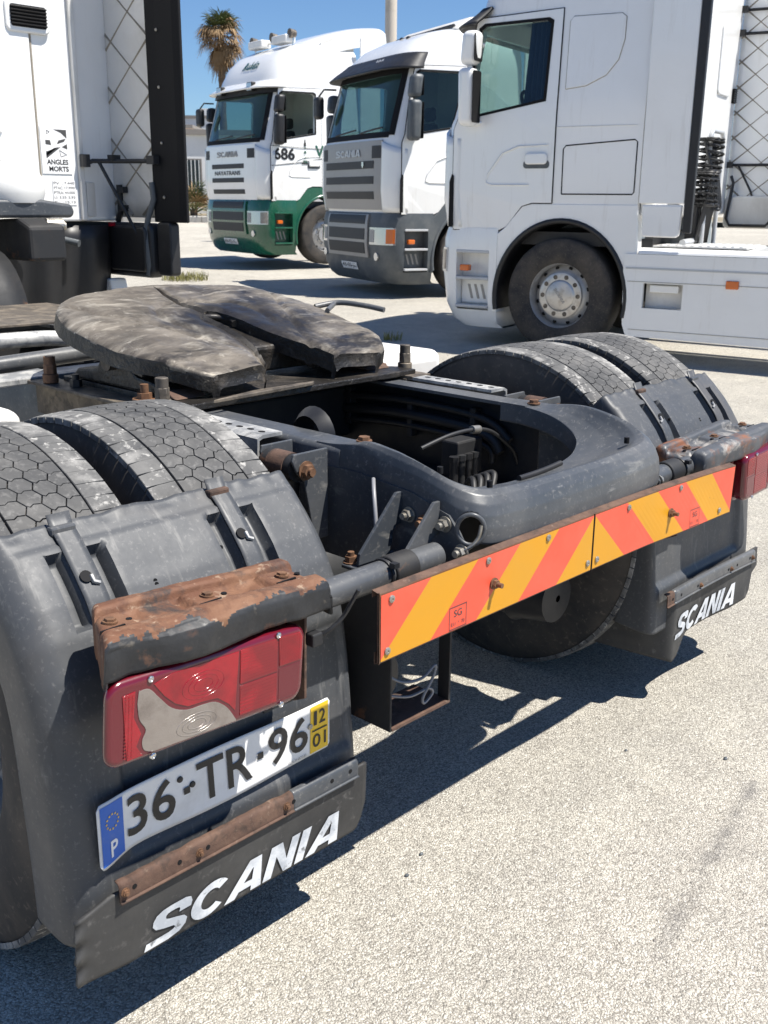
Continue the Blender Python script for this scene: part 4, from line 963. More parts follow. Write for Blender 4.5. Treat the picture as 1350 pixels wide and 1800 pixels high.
    # stays, grab irons
    mb = MB(); mb.tube([(.985, 3.63, 1.585), (1.02, 3.62, 1.60), (1.10, 3.55, 1.60), (1.195, 3.33, 1.60)], .011, 8); mb.box(.96, 1.0, 3.61, 3.65, 1.57, 1.63); mb.box(1.165, 1.2, 3.31, 3.37, 1.585, 1.625); mb.box(1.08, 1.13, 3.54, 3.58, 1.60, 1.63); mb.build('deflector_stay', M['black'], T, smooth=50)
    mb = MB(); mb.tube([(1.04, 3.60, 1.60), (1.12, 3.50, 1.35), (1.17, 3.42, 1.16), (1.19, 3.40, 1.10), (1.20, 3.37, 1.095)], .009, 8); mb.build('deflector_strut', M['black'], T, smooth=50)
    mb = MB(); mb.tube([(1.19, 3.66, 1.49), (1.19, 3.66, 1.36), (1.19, 3.69, 1.31)], .016, 8); mb.box(1.17, 1.2, 3.64, 3.60, 1.45, 1.48); mb.box(1.17, 1.2, 3.64, 3.60, 1.36, 1.39); mb.build('grab_iron', M['black'], T, smooth=50)
    mb = MB(); mb.tube([(1.19, 3.37, 1.50), (1.19, 3.36, 1.42), (1.18, 3.40, 1.33), (1.16, 3.40, 1.26), (1.16, 3.385, 1.10), (1.165, 3.40, 1.05)], .015, 8); mb.build('deflector_frame', M['greyb'], T, smooth=50)
    mb = MB(); mb.prism(rrect(3.36, 3.82, 1.035, 1.305, .04), 'x', 1.16, 1.245); mb.build('lower_box', M['black'], T, bevel=.02, seg=3, smooth=50)
    mb = MB(); mb.prism(rrect(3.385, 3.72, 1.065, 1.29, .03), 'x', 1.14, 1.165); mb.build('box_panel', M['black'], T, bevel=.012, seg=3, smooth=50)
    mb = MB(); mb.prism(rrect(3.235, 3.35, 1.05, 1.31, .02), 'x', 1.19, 1.25); mb.build('lower_box_flap', M['black'], T, bevel=.01, seg=3, smooth=50)
    MB().box(1.12, 1.15, 3.655, 3.675, 1.285, 1.305).build('side_marker', M['redlens'], T)
    # wheelhouse, front wheel, cab floor
    mb = MB(); mb.grid(lambda a, b: (lerp(.55, 1.2, b), 4.42+.66*math.cos(lerp(-.12, PI+.12, a)), .52+.72*math.sin(lerp(-.12, PI+.12, a))), 24, 2); mb.build('wheelhouse', M['black'], T, smooth=60, solid=.01)
    MB().box(-1.15, 1.15, 3.72, 5.7, 1.18, 1.305).build('cab_floor', M['black'], T)
    MB().box(.30, .35, 3.7, 5.1, .5, 1.18).build('inner_wheel_wall', M['black'], T)
    mb = MB(); mb.grid(lambda a, b: (lerp(.32, 1.13, b), lerp(3.66, 3.80, a*a)+.02*math.sin(b*20), lerp(1.29, .55, a)), 10, 30); mb.build('wheelhouse_panel', M['black'], T, smooth=60, solid=.01)
    for sg in (-1, 1):
        o = bpy.data.objects.new('wheel', RIM); col.objects.link(o); o.parent = T; o.location = (sg*1.03, 4.42, TZ)
        if sg > 0: o.rotation_euler = (0, 0, PI)
        for nm, me in (('tyre', CAR), ('tread', TREAD)):
            q = bpy.data.objects.new(nm, me); col.objects.link(q); q.parent = o
    MB().prism([(3.60, .78), (3.82, .78), (3.72, 1.02), (3.66, 1.02)], 'x', 1.10, 1.2).build('arch_tip', M['whitep'], T, bevel=.01)
    mb = MB(); mb.tube([(.62, 3.72, 1.26), (.75, 3.70, 1.255), (.86, 3.66, 1.22), (.90, 3.6, 1.205)], .018, 10); mb.build('cab_pipe', M['greyb'], T, smooth=60)
    mb = MB(); mb.lathe([(1.40, .0001), (1.40, .15), (1.44, .165), (1.50, .165), (1.535, .14), (1.55, .07), (1.575, .065), (1.58, .0001)], 32, 'z', (.46, 3.44, 0)); mb.build('white_reservoir', M['whitep'], T, smooth=50)
    mb = MB(); mb.prism([(.1, 1.335), (.70, 1.335), (.715, 1.36), (.70, 1.395), (.55, 1.415), (.1, 1.415)], 'y', 3.30, 3.56); mb.build('suspension_cover', M['frame'], T, bevel=.02, seg=3, smooth=50)
    mb = MB(); mb.cyl((.55, 3.28, 1.30), (.62, 3.26, 1.30), .035, 18); mb.cyl((.62, 3.26, 1.30), (.63, 3.26, 1.30), .02, 12); mb.build('suspension_mount', M['bolt'], T, smooth=40)
    MB().prism([(3.2, 1.15), (3.62, 1.15), (3.66, 1.32), (3.3, 1.335), (3.2, 1.30)], 'x', .42, .60).build('cab_strut', M['frame_dark'], T, bevel=.015)
    mb = MB(); mb.grid(lambda a, b: (lerp(.10, .36, b), 3.42+.30*math.cos(lerp(.2, 2.9, a)), .80+.40*math.sin(lerp(.2, 2.9, a))), 16, 3); mb.build('inner_arch', M['frame_dark'], T, smooth=60, solid=.015)
own_cab()
# deck, pipes and hoses between cab and fifth wheel
MB().box(-.52, .34, 2.30, 2.95, .985, .995).build('deck_plate', M['dirtysteel'], T, bevel=.002)
mb = MB()
MB().box(-.02, .36, 2.05, 2.29, .975, .985).build('deck_edge', M['frame_dark'], T)
mb = MB(); mb.tube(spl([(-.60, 2.16, .955), (-.3, 2.16, .96), (-.08, 2.15, .955), (.02, 2.12, .93), (.06, 2.10, .88)]), .027, 14); mb.build('silver_pipe', M['galv'], T, smooth=60)
for k in range(5):
    mb = MB(); mb.tube([(-.06+k*.065, 2.05, .88), (-.06+k*.065, 2.05, .935)], .022, 12); mb.tube([(-.06+k*.065, 2.05, .935), (-.06+k*.065, 2.05, .955)], .016, 6); mb.build('pipe_union', M['black'], T, smooth=40)
mb = MB(); mb.tube([(-.62, 1.80, .935), (-.05, 1.80, .955)], .026, 14); mb.build('cross_tube', M['frame'], T, smooth=60)
MB().box(-.62, -.02, 1.62, 1.74, .905, .925).build('side_plate', M['galv'], T, bevel=.004)
mb = MB(); mb.tube(spl([(.42, 1.36, 1.09), (.50, 1.33, 1.10), (.53, 1.24, 1.095), (.55, 1.17, 1.085)]), .009, 8); mb.tube([(.40, 1.28, 1.085), (.49, 1.34, 1.098)], .008, 8); mb.build('release_handle', M['frame'], PL5, smooth=60)

# ================================================================== the trucks parked behind
NSE = 5.0
def se(w_, yf, th, yb):
    c, s = math.cos(th), math.sin(th)
    return (w_*math.copysign(abs(c)**(2/NSE), c), yb+(yf-yb)*abs(s)**(2/NSE))
class Loft:
    """cab or bumper skin: levels (z, half width, front y, rear y)"""
    def __init__(s, levels): s.L = levels
    def at(s, z): return interp(s.L, z)
    def pt(s, th, z, off=0):
        w_, yf, yr = s.at(z); yb = yf-.60
        x, y = se(w_, yf, th, yb); e = 1e-3
        xa, ya = se(w_, yf, th-e, yb); xb, yb_ = se(w_, yf, th+e, yb)
        n = Vector((yb_-ya, -(xb-xa), 0)); n = n.normalized() if n.length else Vector((0, 1, 0))
        return (x+n.x*off, y+n.y*off, z)
    def q(s, q): return math.acos(math.copysign(min(1, abs(q))**(NSE/2), q))
    def outline(s, z, n=36, inset=0):
        w_, yf, yr = s.at(z); w_ -= inset; yf -= inset; yr += inset; yb = yf-.60
        return [(w_, yr, z)]+[(*se(w_, yf, PI*k/n, yb), z) for k in range(n+1)]+[(-w_, yr, z)]
    def solid(s, zs, inset=0, n=36):
        mb = MB(); rows = [s.outline(z, n, inset) for z in zs]; k = len(rows[0]); v = sum(rows, []); f = []
        for i in range(len(zs)-1):
            for j in range(k): f.append((i*k+j, i*k+(j+1) % k, (i+1)*k+(j+1) % k, (i+1)*k+j))
        f.append(tuple(range(k))[::-1]); f.append(tuple((len(zs)-1)*k+j for j in range(k)))
        return mb.add(v, f)
    def patch(s, q0, q1, z0, z1, off, thick, zskew=0, nu=18, nv=6):
        """curved panel on the front, from q0 to q1 of the half width (right is +)"""
        t0, t1 = s.q(q0), s.q(q1); mb = MB()
        F = lambda a, b, o: s.pt(lerp(t0, t1, a), lerp(z0, z1, b), o)
        for o, fl in ((off+thick, False), (off, True)): mb.grid(lambda a, b: F(a, b, o), nu, nv, flip=fl)
        for k in (0, 1):
            mb.grid(lambda a, b: F(k, b, lerp(off, off+thick, a)), 1, nv, flip=not k); mb.grid(lambda a, b: F(a, k, lerp(off, off+thick, b)), nu, 1, flip=bool(k) is False)
        return mb
    def side(s, y, z, off=0, sg=-1): return (sg*(s.at(z)[0]+off), y, z)

def boolean(base, cutters, name, mats, parent, smooth_=30):
    """base minus cutters (MBs), evaluated once"""
    b = base.build('b', mats); objs = []
    for c in cutters:
        o = c.build('c', mats[0] if isinstance(mats, list) else mats); objs.append(o)
        m = b.modifiers.new('x', 'BOOLEAN'); m.operation = 'DIFFERENCE'; m.object = o; m.solver = 'EXACT'
    bpy.context.view_layer.update()
    me = bpy.data.meshes.new_from_object(b.evaluated_get(bpy.context.evaluated_depsgraph_get()))
    for o in objs+[b]: bpy.data.objects.remove(o)
    me.polygons.foreach_set('use_smooth', [True]*len(me.polygons)); me.set_sharp_from_angle(angle=math.radians(smooth_))
    o = bpy.data.objects.new(name, me); col.objects.link(o); o.parent = parent; return o

def side_panel(lo, outer, holes, off, thick, sg=-1):
    """panel on the cab side from a (y, z) outline with holes"""
    bm = bmesh.new()
    def loop(pts):
        vs = [bm.verts.new((0, p[0], p[1])) for p in pts]; return [bm.edges.new((vs[i], vs[(i+1) % len(vs)])) for i in range(len(vs))]
    e = loop(outer); be = list(e)
    for h in holes: l = loop(h); be += l
    bmesh.ops.triangle_fill(bm, edges=be, use_beauty=True)
    bm.verts.index_update()
    v = [x.co.copy() for x in bm.verts]; f = [[q.index for q in t.verts] for t in bm.faces]; bd = [(e_.verts[0].index, e_.verts[1].index) for e_ in bm.edges if len(e_.link_faces) == 1]
    bm.free(); n = len(v)
    vv = [lo.side(p.y, p.z, off+thick, sg) for p in v]+[lo.side(p.y, p.z, off, sg) for p in v]
    mb = MB(); mb.add(vv, f+[(a, b, b+n, a+n) for a, b in bd])
    return mb
def fixn(o):
    bm = bmesh.new(); bm.from_mesh(o.data); bmesh.ops.recalc_face_normals(bm, faces=bm.faces); bm.to_mesh(o.data); bm.free(); return o
def dense(poly, step=.12):
    o = []
    for i in range(len(poly)):
        a, b = poly[i], poly[(i+1) % len(poly)]; n = max(1, int(math.hypot(b[0]-a[0], b[1]-a[1])/step))
        o += [(lerp(a[0], b[0], k/n), lerp(a[1], b[1], k/n)) for k in range(n)]
    return o

def road_wheel(parent, x, y, R=.53, sg=-1, cap=None, cover=False):
    mb = MB(); prof = [(.13, .30), (.15, .33), (.158, .40), (.15, R-.05), (.14, R-.012), (.12, R), (-.12, R), (-.14, R-.012), (-.15, R-.05), (-.158, .40), (-.15, .33), (-.13, .30)]
    mb.lathe([(a, r) for a, r in prof], 56, 'x')
    rim = MB()
    rim.lathe([(.13, .315), (.125, .318), (.118, .30), (.085, .285), (.0, .28), (-.0, .24)], 48); rim.lathe([(.02, .28), (.05, .235), (.062, .205), (.062, .15), (.10, .14), (.105, .0001)], 48)
    o = rim.build('wheel', M['rim'], parent, smooth=40, loc=(x, y, R-.01))
    if sg < 0: o.rotation_euler.z = PI
    t = mb.build('tyre', M['side'], o, smooth=45)
    for k in range(10):
        a = 2*PI*k/10; b = MB(); b.cyl((.062, .178*math.cos(a), .178*math.sin(a)), (.095, .178*math.cos(a), .178*math.sin(a)), .019, 8)
        b.build('wheel_nut', M['chrome' if not cover else 'dirtysteel'], o, smooth=40)
        if not cover:
            b = MB(); b.cyl((.056, .252*math.cos(a+.3), .252*math.sin(a+.3)), (.0565, .252*math.cos(a+.3), .252*math.sin(a+.3)), .018, 10)
    for k in range(12 if cover else 10):
        a = 2*PI*(k+.5)/(12 if cover else 10); b = MB(); b.cyl((.034, .258*math.cos(a), .258*math.sin(a)), (.041, .258*math.cos(a), .258*math.sin(a)), .019, 10); b.build('hand_hole', M['seal'], o)
    if cover:
        b = MB(); b.lathe([(.09, .214), (.10, .214), (.104, .205), (.104, .148), (.112, .14), (.118, .13), (.12, .0001)], 40); h = b.build('hub_cover', M['hub'], o, smooth=40)
        for k in range(10):
            a = 2*PI*k/10; q = MB(); q.cyl((.100, .178*math.cos(a), .178*math.sin(a)), (.1055, .178*math.cos(a), .178*math.sin(a)), .022, 12); q.build('hand_hole', M['dirtysteel'], o)
        q = MB(); heavy_word(q, 'SCANIA', -.085, .085, -.014, .014, lambda u, v: (.1215, u*math.cos(-.9)-v*math.sin(-.9), u*math.sin(-.9)+v*math.cos(-.9)), slant=.1); q.build('hub_lettering', M['silverg'], o)
    return o

def mirror_unit(root, lo, y, z0, z1, mt, sg=-1, wide=True):
    x = sg*(lo.at(z1)[0]+.02)
    m = MB(); m.tube([(x, y, z1-.05), (x+sg*.12, y+.06, z1-.02), (x+sg*.18, y+.06, z1-.03)], .022, 8); a = m.build('mirror_arm', M[mt], root, smooth=60)
    m = MB(); m.tube([(x, y-.02, z0+.02), (x+sg*.12, y+.05, z0+.0), (x+sg*.18, y+.06, z0+.05)], .02, 8); m.build('mirror_arm', M[mt], root, smooth=60)
    zm = lerp(z0, z1, .66)
    def housing(za, zb, nm, dx):
        b = MB(); xc = x+sg*(.14+dx); b.box(xc-.085, xc+.085, y-.02, y+.15, za, zb)
        b.mapped(lambda p: (p[0]+(.02*sg if p[2] > (za+zb)/2 else 0), p[1]-(.03 if p[2] > (za+zb)/2 and nm == 'small_mirror' else 0), p[2]))
        h = b.build(nm, M[mt], a, bevel=.06, seg=5, smooth=60)
        g = MB(); g.prism(rrect(x+sg*(.16+dx)-.08, x+sg*(.16+dx)+.08, za+.03, zb-.03, .02), 'y', y-.026, y-.0205); g.build('mirror_glass', M['seal'], a)
    housing(zm+.02, z1+.06, 'small_mirror', -.01); housing(z0-.02, zm, 'main_mirror', 0)
    return a

def seat(root, x, y, z=1.55):
    m = MB(); m.box(x-.25, x+.25, y-.25, y+.25, z, z+.18); s = m.build('seat', M['interior'], root, bevel=.06, seg=3)
    MB().box(x-.24, x+.24, y-.36, y-.22, z+.15, z+.85).build('seat_back', M['interior'], s, bevel=.06, seg=3); MB().box(x-.13, x+.13, y-.38, y-.27, z+.88, z+1.08).build('headrest', M['interior'], s, bevel=.05, seg=3)

def cab_over(root, P):
    """cab-over-engine tractor: local x right, y forward from the front axle, z up from the ground; P holds what differs"""
    body, low, trim = M[P['body']], M[P['low']], P['trim']
    lev = [(1.10, 1.20, 1.37, -.66), (1.4, 1.22, 1.41, -.66), (2.05, 1.22, 1.40, -.66), (2.12, 1.218, 1.375, -.66), (2.95, 1.17, 1.15, -.66), (3.03, 1.165, 1.12, -.66)]+P['roof']
    lo = Loft(lev); top = lev[-1][0]
    zs = [1.10, 1.2, 1.4, 1.75, 2.05, 2.12, 2.3, 2.5, 2.7, 2.95, 3.03]+[l[0] for l in P['roof']]
    # openings
    win = [(1.045, 2.115), (.27, 2.245), (.245, 2.92), (.29, 2.945), (.93, 2.935), (.985, 2.90), (1.06, 2.40)]
    winA = [(1.03, 2.14), (.295, 2.265), (.27, 2.89), (.31, 2.92), (.91, 2.91), (.955, 2.88), (1.035, 2.40)]
    inner = lo.solid([1.285, 2.05, 2.12, 2.95, 3.03]+([3.2] if top > 3.3 else []), .05)
    cut = [inner]
    c = MB(); c.prism(winA, 'x', -1.5, -.9); cut.append(c); c = MB(); c.prism(winA, 'x', .9, 1.5); cut.append(c)
    c = lo.patch(-.86, .86, 2.16, 2.90, -.3, .6, nu=24, nv=4); cut.append(c)
    c = MB(); c.box(-1.6, 1.6, -.70, .70, .9, 1.235); cut.append(c)
    cb = boolean(lo.solid(zs), cut, 'cab_body', body, root)
    fixn(cb)
    # door skins with window aperture
    for sg in (-1, 1):
        door = dense([(.16, 1.36), (.36, 1.36), (.46, 1.33), (.62, 1.14), (.70, 1.105), (1.19, 1.105), (1.20, 1.5), (1.20, 2.02), (1.16, 2.12), (1.10, 2.5), (1.00, 2.98), (.16, 3.01)])
        d = fixn(side_panel(lo, door, [dense(win)], .002, .010, sg).build('door', body, root, bevel=.004))
        fixn(side_panel(lo, dense(win, .2), [dense(winA, .2)], .004, .012, sg).build('window_seal', M['seal'], d))
        if not (P.get('open') and sg < 0):
            fixn(side_panel(lo, dense(winA, .2), [], -.012, .006, sg).build('side_window', M[P['glass']], d))
        h = MB(); h.prism(rrect(.22, .44, 1.70, 1.80, .03), 'x', sg*1.235, sg*1.262); h.build('door_handle', body if P['body'] != 'x' else body, d, bevel=.012, seg=3, smooth=50)
        MB().prism(rrect(.20, .46, 1.665, 1.735, .03), 'x', sg*1.2325, sg*1.2355).build('handle_pocket', M['greyb'], d)
        if sg < 0:
            q = MB(); pts = [(.40, 1.52), (.78, 1.52), (.84, 1.54), (.82, 1.62), (.68, 1.80), (.52, 1.86), (.22, 1.87)]
            q.tube([lo.side(a, b, .012) for a, b in pts], .008, 6); q.build('door_crease', body, d, smooth=60)
            s = MB(); loop = dense(door, .3); s.tube([lo.side(a, b, .004) for a, b in loop+loop[:1]], .0085, 5); s.build('door_gap', M['seal'], d)
    # windscreen, its black surround, visor
    W_ = lo.patch(-.86, .86, 2.16, 2.90, -.02, .008, nu=30); W_.build('windscreen', M['glass'], root, smooth=60)
    for a, b, c_, d_ in ((-.92, -.855, 2.12, 2.96), (.855, .92, 2.12, 2.96), (-.86, .86, 2.09, 2.165), (-.86, .86, 2.89, 2.97)):
        lo.patch(a, b, c_, d_, .002, .006).build('screen_surround', M['seal'], root, smooth=60)
    wp = MB()
    for q0, q1 in ((-.25, -.75), (.45, -.1)):
        wp.tube([lo.pt(lo.q(lerp(q0, q1, t)), 2.17+.05*t, .02) for t in (0, .25, .5, .75, 1)], .012, 6)
    wp.build('wipers', M['black'], root, smooth=60)
    v = MB(); vz = P.get('visor_z', (2.93, 3.10)); 
    v.grid(lambda a, b: lo.pt(lo.q(lerp(-.985, .985, a)), lerp(vz[0], vz[1], b), .03+.16*(1-b)**1.2), 40, 8, flip=True)
    vi = v.build('sun_visor', M[P['visor']], root, smooth=60, solid=.025)
    # upper front panel and grille slots
    gm = M[P['grille']]
    G = lo.patch(-.80, .80, P.get('gz0', 1.12), 2.06, .006, .02, nu=30, nv=10); g = G.build('front_panel', gm, root, smooth=50, bevel=.006)
    for k, (z0, z1) in enumerate(P['slots']):
        lo.patch(-P['sw'], P['sw'], z0, z1, .027, .006, nu=20, nv=3).build('grille_slot', M['mesh'], g, smooth=50)
        if P.get('bars', 1): lo.patch(-P['sw']-.015, P['sw']+.015, z1-.004, z1+.024, .028, .016, nu=20, nv=2).build('grille_bar', gm, g, smooth=50)
    for sg in (-1, 1):
        lo.patch(sg*.62, sg*.79, 1.83, 1.99, .027, .004, nu=6).build('corner_grille', M['mesh'], g, smooth=50)
    t = MB(); heavy_word(t, 'SCANIA', .34, -.34, 1.86, 1.955, lambda u, z: lo.pt(lo.q(u), z, .034), slant=-.02)
    t.f = [q[::-1] for q in t.f]; t.build('front_lettering', M['silverg' if P['grille'] != 'silverg' else 'lightgrey'], g, solid=.006)
    for sg in (-1, 1):
        # corner air deflectors beside the grille
        mb = MB(); mb.grid(lambda a, b: lo.pt(lo.q(sg*lerp(.80, .992, a)), lerp(1.13, 2.04-.10*a, b), .03+.012*math.sin(PI*a)), 12, 10, flip=sg > 0)
        fixn(mb.build('corner_panel', body, root, smooth=60, solid=.03))
        mb = MB(); mb.prism([(1.185, 1.13), (1.225, 1.13), (1.225, 1.55), (1.20, 1.62), (1.185, 1.6)], 'x', sg*1.225, sg*1.255); mb.build('deflector_gap', M['seal'], root, bevel=.006)
    # bumper with step wells
    bl = Loft([(.17, 1.14, 1.24, .70), (.24, 1.18, 1.33, .70), (.40, 1.22, 1.40, .70), (.70, 1.23, 1.44, .70), (1.02, 1.23, 1.43, .70), (1.12, 1.22, 1.40, .70)])
    wells = []
    for sg in (-1, 1): c = MB(); c.box(sg*1.30 if sg < 0 else 1.08, -1.08 if sg < 0 else 1.30, .78, 1.14, .34, .90); wells.append(c)
    bu = boolean(bl.solid([.17, .24, .40, .55, .70, .86, 1.02, 1.12]), wells, 'bumper', low, root); fixn(bu)
    for sg in (-1, 1):
        for z in (.36, .63, .885): MB().box(min(sg*1.085, sg*1.235), max(sg*1.085, sg*1.235), .782, 1.138, z, z+.03).build('step', M[P['step']], bu, bevel=.006)
        MB().box(min(sg*1.09, sg*1.10), max(sg*1.09, sg*1.10), .79, 1.13, .40, .62).build('step_panel', low, bu)
        if sg < 0:
            for k in range(3): MB().prism([(.86+k*.07, .44), (.885+k*.07, .44), (.925+k*.07, .58), (.90+k*.07, .58)], 'x', -1.106, -1.1005).build('step_slot', M['silverg'], bu)
        MB().box(min(sg*1.18, sg*1.245), max(sg*1.18, sg*1.245), .99, 1.09, .715, .775).build('side_marker', M['amber'], bu, bevel=.01)
        a = bl.patch(sg*.60, sg*.965, .70, .93, .002, .012, nu=12); h = a.build('headlamp', M['headl'], bu, smooth=50, bevel=.004)
        bl.patch(sg*.885, sg*.96, .72, .91, .014, .004, nu=8).build('indicator', M[P.get('ind', 'amber')], h, smooth=50)
        bl.patch(sg*.61, sg*.70, .73, .90, .014, .004, nu=4).build('lamp_divider', M['silverg'], h, smooth=50)
        f = MB(); p = bl.pt(bl.q(sg*.72), .54, .0); f.cyl(p, (p[0], p[1]+.02, p[2]), .055, 18); f.build('fog_lamp', M['headl'], bu, smooth=40)
    bg = bl.patch(-.56, .56, .52, 1.10, .004, .024, nu=24).build('lower_grille', M[P['lgrille']], bu, smooth=50, bevel=.01)
    for z0, z1 in ((.97, 1.09), (.76, .91), (.57, .72)): bl.patch(-.50, .50, z0, z1, .029, .005, nu=20, nv=3).build('grille_slot', M['mesh'], bg, smooth=50)
    np_ = bl.patch(-.215, .215, .33, .43, .01, .008, nu=6).build('number_plate', M['platew'], bu)
    if P['plate']: t = MB(); add_text(t, P['plate'], .19, -.19, .345, .415, lambda u, z: bl.pt(bl.q(u), z, .020), bold=.01); t.build('plate_characters', M['print'], np_)
    # fenders
    for sg in (-1, 1):
        arc_ = [(.05+.655*math.cos(a), .50+.70*math.sin(a)) for a in (lerp(-.25, PI+.25, k/26) for k in range(27))]
        poly = [(.74, .33)]+[(.74, 1.05), (.62, 1.14), (.46, 1.335), (.36, 1.355), (-.66, 1.355), (-.69, .9), (-.64, .33)]+arc_[::-1]
        f = fixn(MB().prism(poly, 'x', sg*1.0, sg*1.222).build('fender', low, root, bevel=.01))
        tr = MB(); tr.tube([(sg*1.215, .05+(.66)*math.cos(a), .50+.705*math.sin(a)) for a in (lerp(-.2, PI+.2, k/30) for k in range(31))], .027, 8); tr.build('fender_trim', M[trim], f, smooth=60)
        liner = MB(); liner.grid(lambda a, b: (sg*lerp(.6, 1.21, b), .05+.645*math.cos(lerp(-.2, PI+.2, a)), .50+.685*math.sin(lerp(-.2, PI+.2, a))), 20, 2); liner.build('wheel_liner', M['black'], f, smooth=60)
        road_wheel(root, sg*1.06, .05, sg=sg, cover=P.get('cover', False))
    mirror_unit(root, lo, P.get('my', 1.02), 2.06, 2.80, P['mirror'])
    mirror_unit(root, lo, 1.02, 2.10, 2.74, P['mirror'], sg=1)
    fm = MB(); p = Vector(lo.pt(lo.q(.93), 2.86, .08)); fm.tube([p, p+Vector((.05, .18, .0)), p+Vector((.06, .26, -.10))], .014, 8); a = fm.build('front_mirror_arm', M['black'], root, smooth=60)
    MB().box(p.x-.03, p.x+.17, p.y+.20, p.y+.32, p.z-.42, p.z-.10).build('front_mirror', M['black'], a, bevel=.05, seg=3)
    MB().box(-.62, .62, -.62, .74, .45, 1.09).build('engine_block', M['black'], root, bevel=.03)
    # inside
    MB().box(-1.1, 1.1, .78, 1.30, 1.5, 2.10).build('dashboard', M['interior'], root, bevel=.08, seg=3)
    w_ = MB(); w_.tube([(-.55+.24*math.cos(a), .66+.12*math.sin(a), 2.20+.20*math.sin(a)) for a in (2*PI*k/24 for k in range(25))], .018, 8); w_.tube([(-.55, .66, 2.2), (-.55, .85, 2.0)], .03, 8); w_.tube([(-.79, .66, 2.2), (-.31, .66, 2.2)], .015, 6); w_.build('steering_wheel', M['interior'], root, smooth=60)
    seat(root, -.55, .15); seat(root, .55, .15)
    MB().box(-1.1, 1.1, -.58, -.1, 1.5, 1.75).build('bunk', M['interior2'], root, bevel=.05)
    # chassis behind the cab
    for sg in (-1, 1): MB().box(min(sg*.30, sg*.385), max(sg*.30, sg*.385), -5.0, .6, .72, .98).build('frame_rail', M['frame_dark'], root)
    MB().box(-1.1, 1.1, -.6, .9, .98, 1.10).build('cab_floor', M['black'], root)
    for sg in (-1, 1): road_wheel(root, sg*1.06, -3.65, sg=sg); 
    return lo, bl, cb

HR = [(3.18, 1.14, 1.02, -.66), (3.34, 1.08, .84, -.65), (3.46, .98, .60, -.62), (3.53, .86, .30, -.58), (3.56, .7, .05, -.5)]
TRf = [(3.2, 1.16, 1.06, -.66), (3.45, 1.13, .92, -.66), (3.62, 1.08, .74, -.66), (3.74, 1.0, .5, -.64), (3.81, .9, .25, -.6), (3.84, .75, .0, -.5)]

# ---- white truck nearest, seen from its left side
T3X, T3Y, T3H = 6.42, 4.405, -.2
def local(px, py, hd, lx, ly): return (px+lx*math.cos(hd)+ly*math.sin(hd), py-lx*math.sin(hd)+ly*math.cos(hd))
c3 = local(T3X, T3Y, T3H, 1.22, 0)
W3 = thing('parked_truck', 'white tractor unit parked side-on at right with white mirror and silver front hub', 'truck', (c3[0], c3[1], gz(*c3)+.0), -T3H, 'tractor units parked in the yard')
PW = dict(body='white', low='white', trim='black', roof=[(3.2, 1.15, 1.07, -.66), (3.5, 1.12, .95, -.66), (3.75, 1.05, .7, -.65), (3.9, .9, .3, -.6), (3.95, .75, .0, -.5)], glass='glass', visor='black', grille='white', slots=[(1.66, 1.78), (1.44, 1.58), (1.2, 1.36)], sw=.5, step='lightgrey', lgrille='lightgrey', plate='', mirror='white', my=.93, ind='clear', cover=True, visor_z=(2.93, 3.08))
lo3, bl3, cb3 = cab_over(W3, PW)
# blue curtain drawn behind the driver's window
mb = MB(); mb.grid(lambda a, b: (-1.10+.015*math.sin(a*40), lerp(.22, .50, a)+.07*(1-b)*(a), lerp(2.02, 2.93, b)), 40, 6); mb.build('curtain', M['curtain'], W3, smooth=60)
for a, rr in (([(.09, 2.34), (.20, 2.30), (-.10, 2.36), (-.28, 2.44), (-.38, 2.56), (-.42, 2.72), (-.42, 2.90), (-.38, 2.93), (.06, 2.935), (.09, 2.90)], 0), ([(.07, 1.44), (-.60, 1.44), (-.615, 1.46), (-.615, 1.88), (-.59, 1.90), (.05, 1.86), (.075, 1.83)], 1)):
    if rr == 0: a = [p for p in a if p[0] < .15]
    mb = MB(); mb.tube([lo3.side(y, z, .0) for y, z in a+a[:1]], .006, 5); mb.build('locker_seam' if rr else 'panel_crease', M['seal'] if rr else M['rib'], W3, smooth=60)
    if rr == 0:
        fixn(side_panel(lo3, dense(a), [], .001, .008).build('side_recess_panel', M['white'], W3, bevel=.004))
mb = MB(); mb.tube([lo3.side(y, 2.02+.0*y, .002) for y in (1.18, .4, -.6)], .004, 5); mb.build('belt_crease', M['whitep'], W3)
# side extension panel with black rubber edge
mb = MB(); mb.prism([(-.67, 1.365), (-1.075, 1.365), (-1.075, 3.9), (-.67, 3.9)], 'x', -1.235, -1.205); d3 = mb.build('side_deflector', M['white'], W3, bevel=.008)
mb = MB(); mb.prism([(-.72, 1.08), (-.70, 1.355), (-1.06, 1.355), (-1.05, 1.10), (-1.02, 1.08)], 'x', -1.235, -1.19); mb.build('lower_deflector', M['white'], W3, bevel=.015, seg=3)
mb = MB(); mb.prism([(-1.078, 1.12), (-1.15, 1.12), (-1.16, 3.9), (-1.078, 3.9)], 'x', -1.245, -1.19); mb.build('rubber_lip', M['black'], d3, bevel=.008)
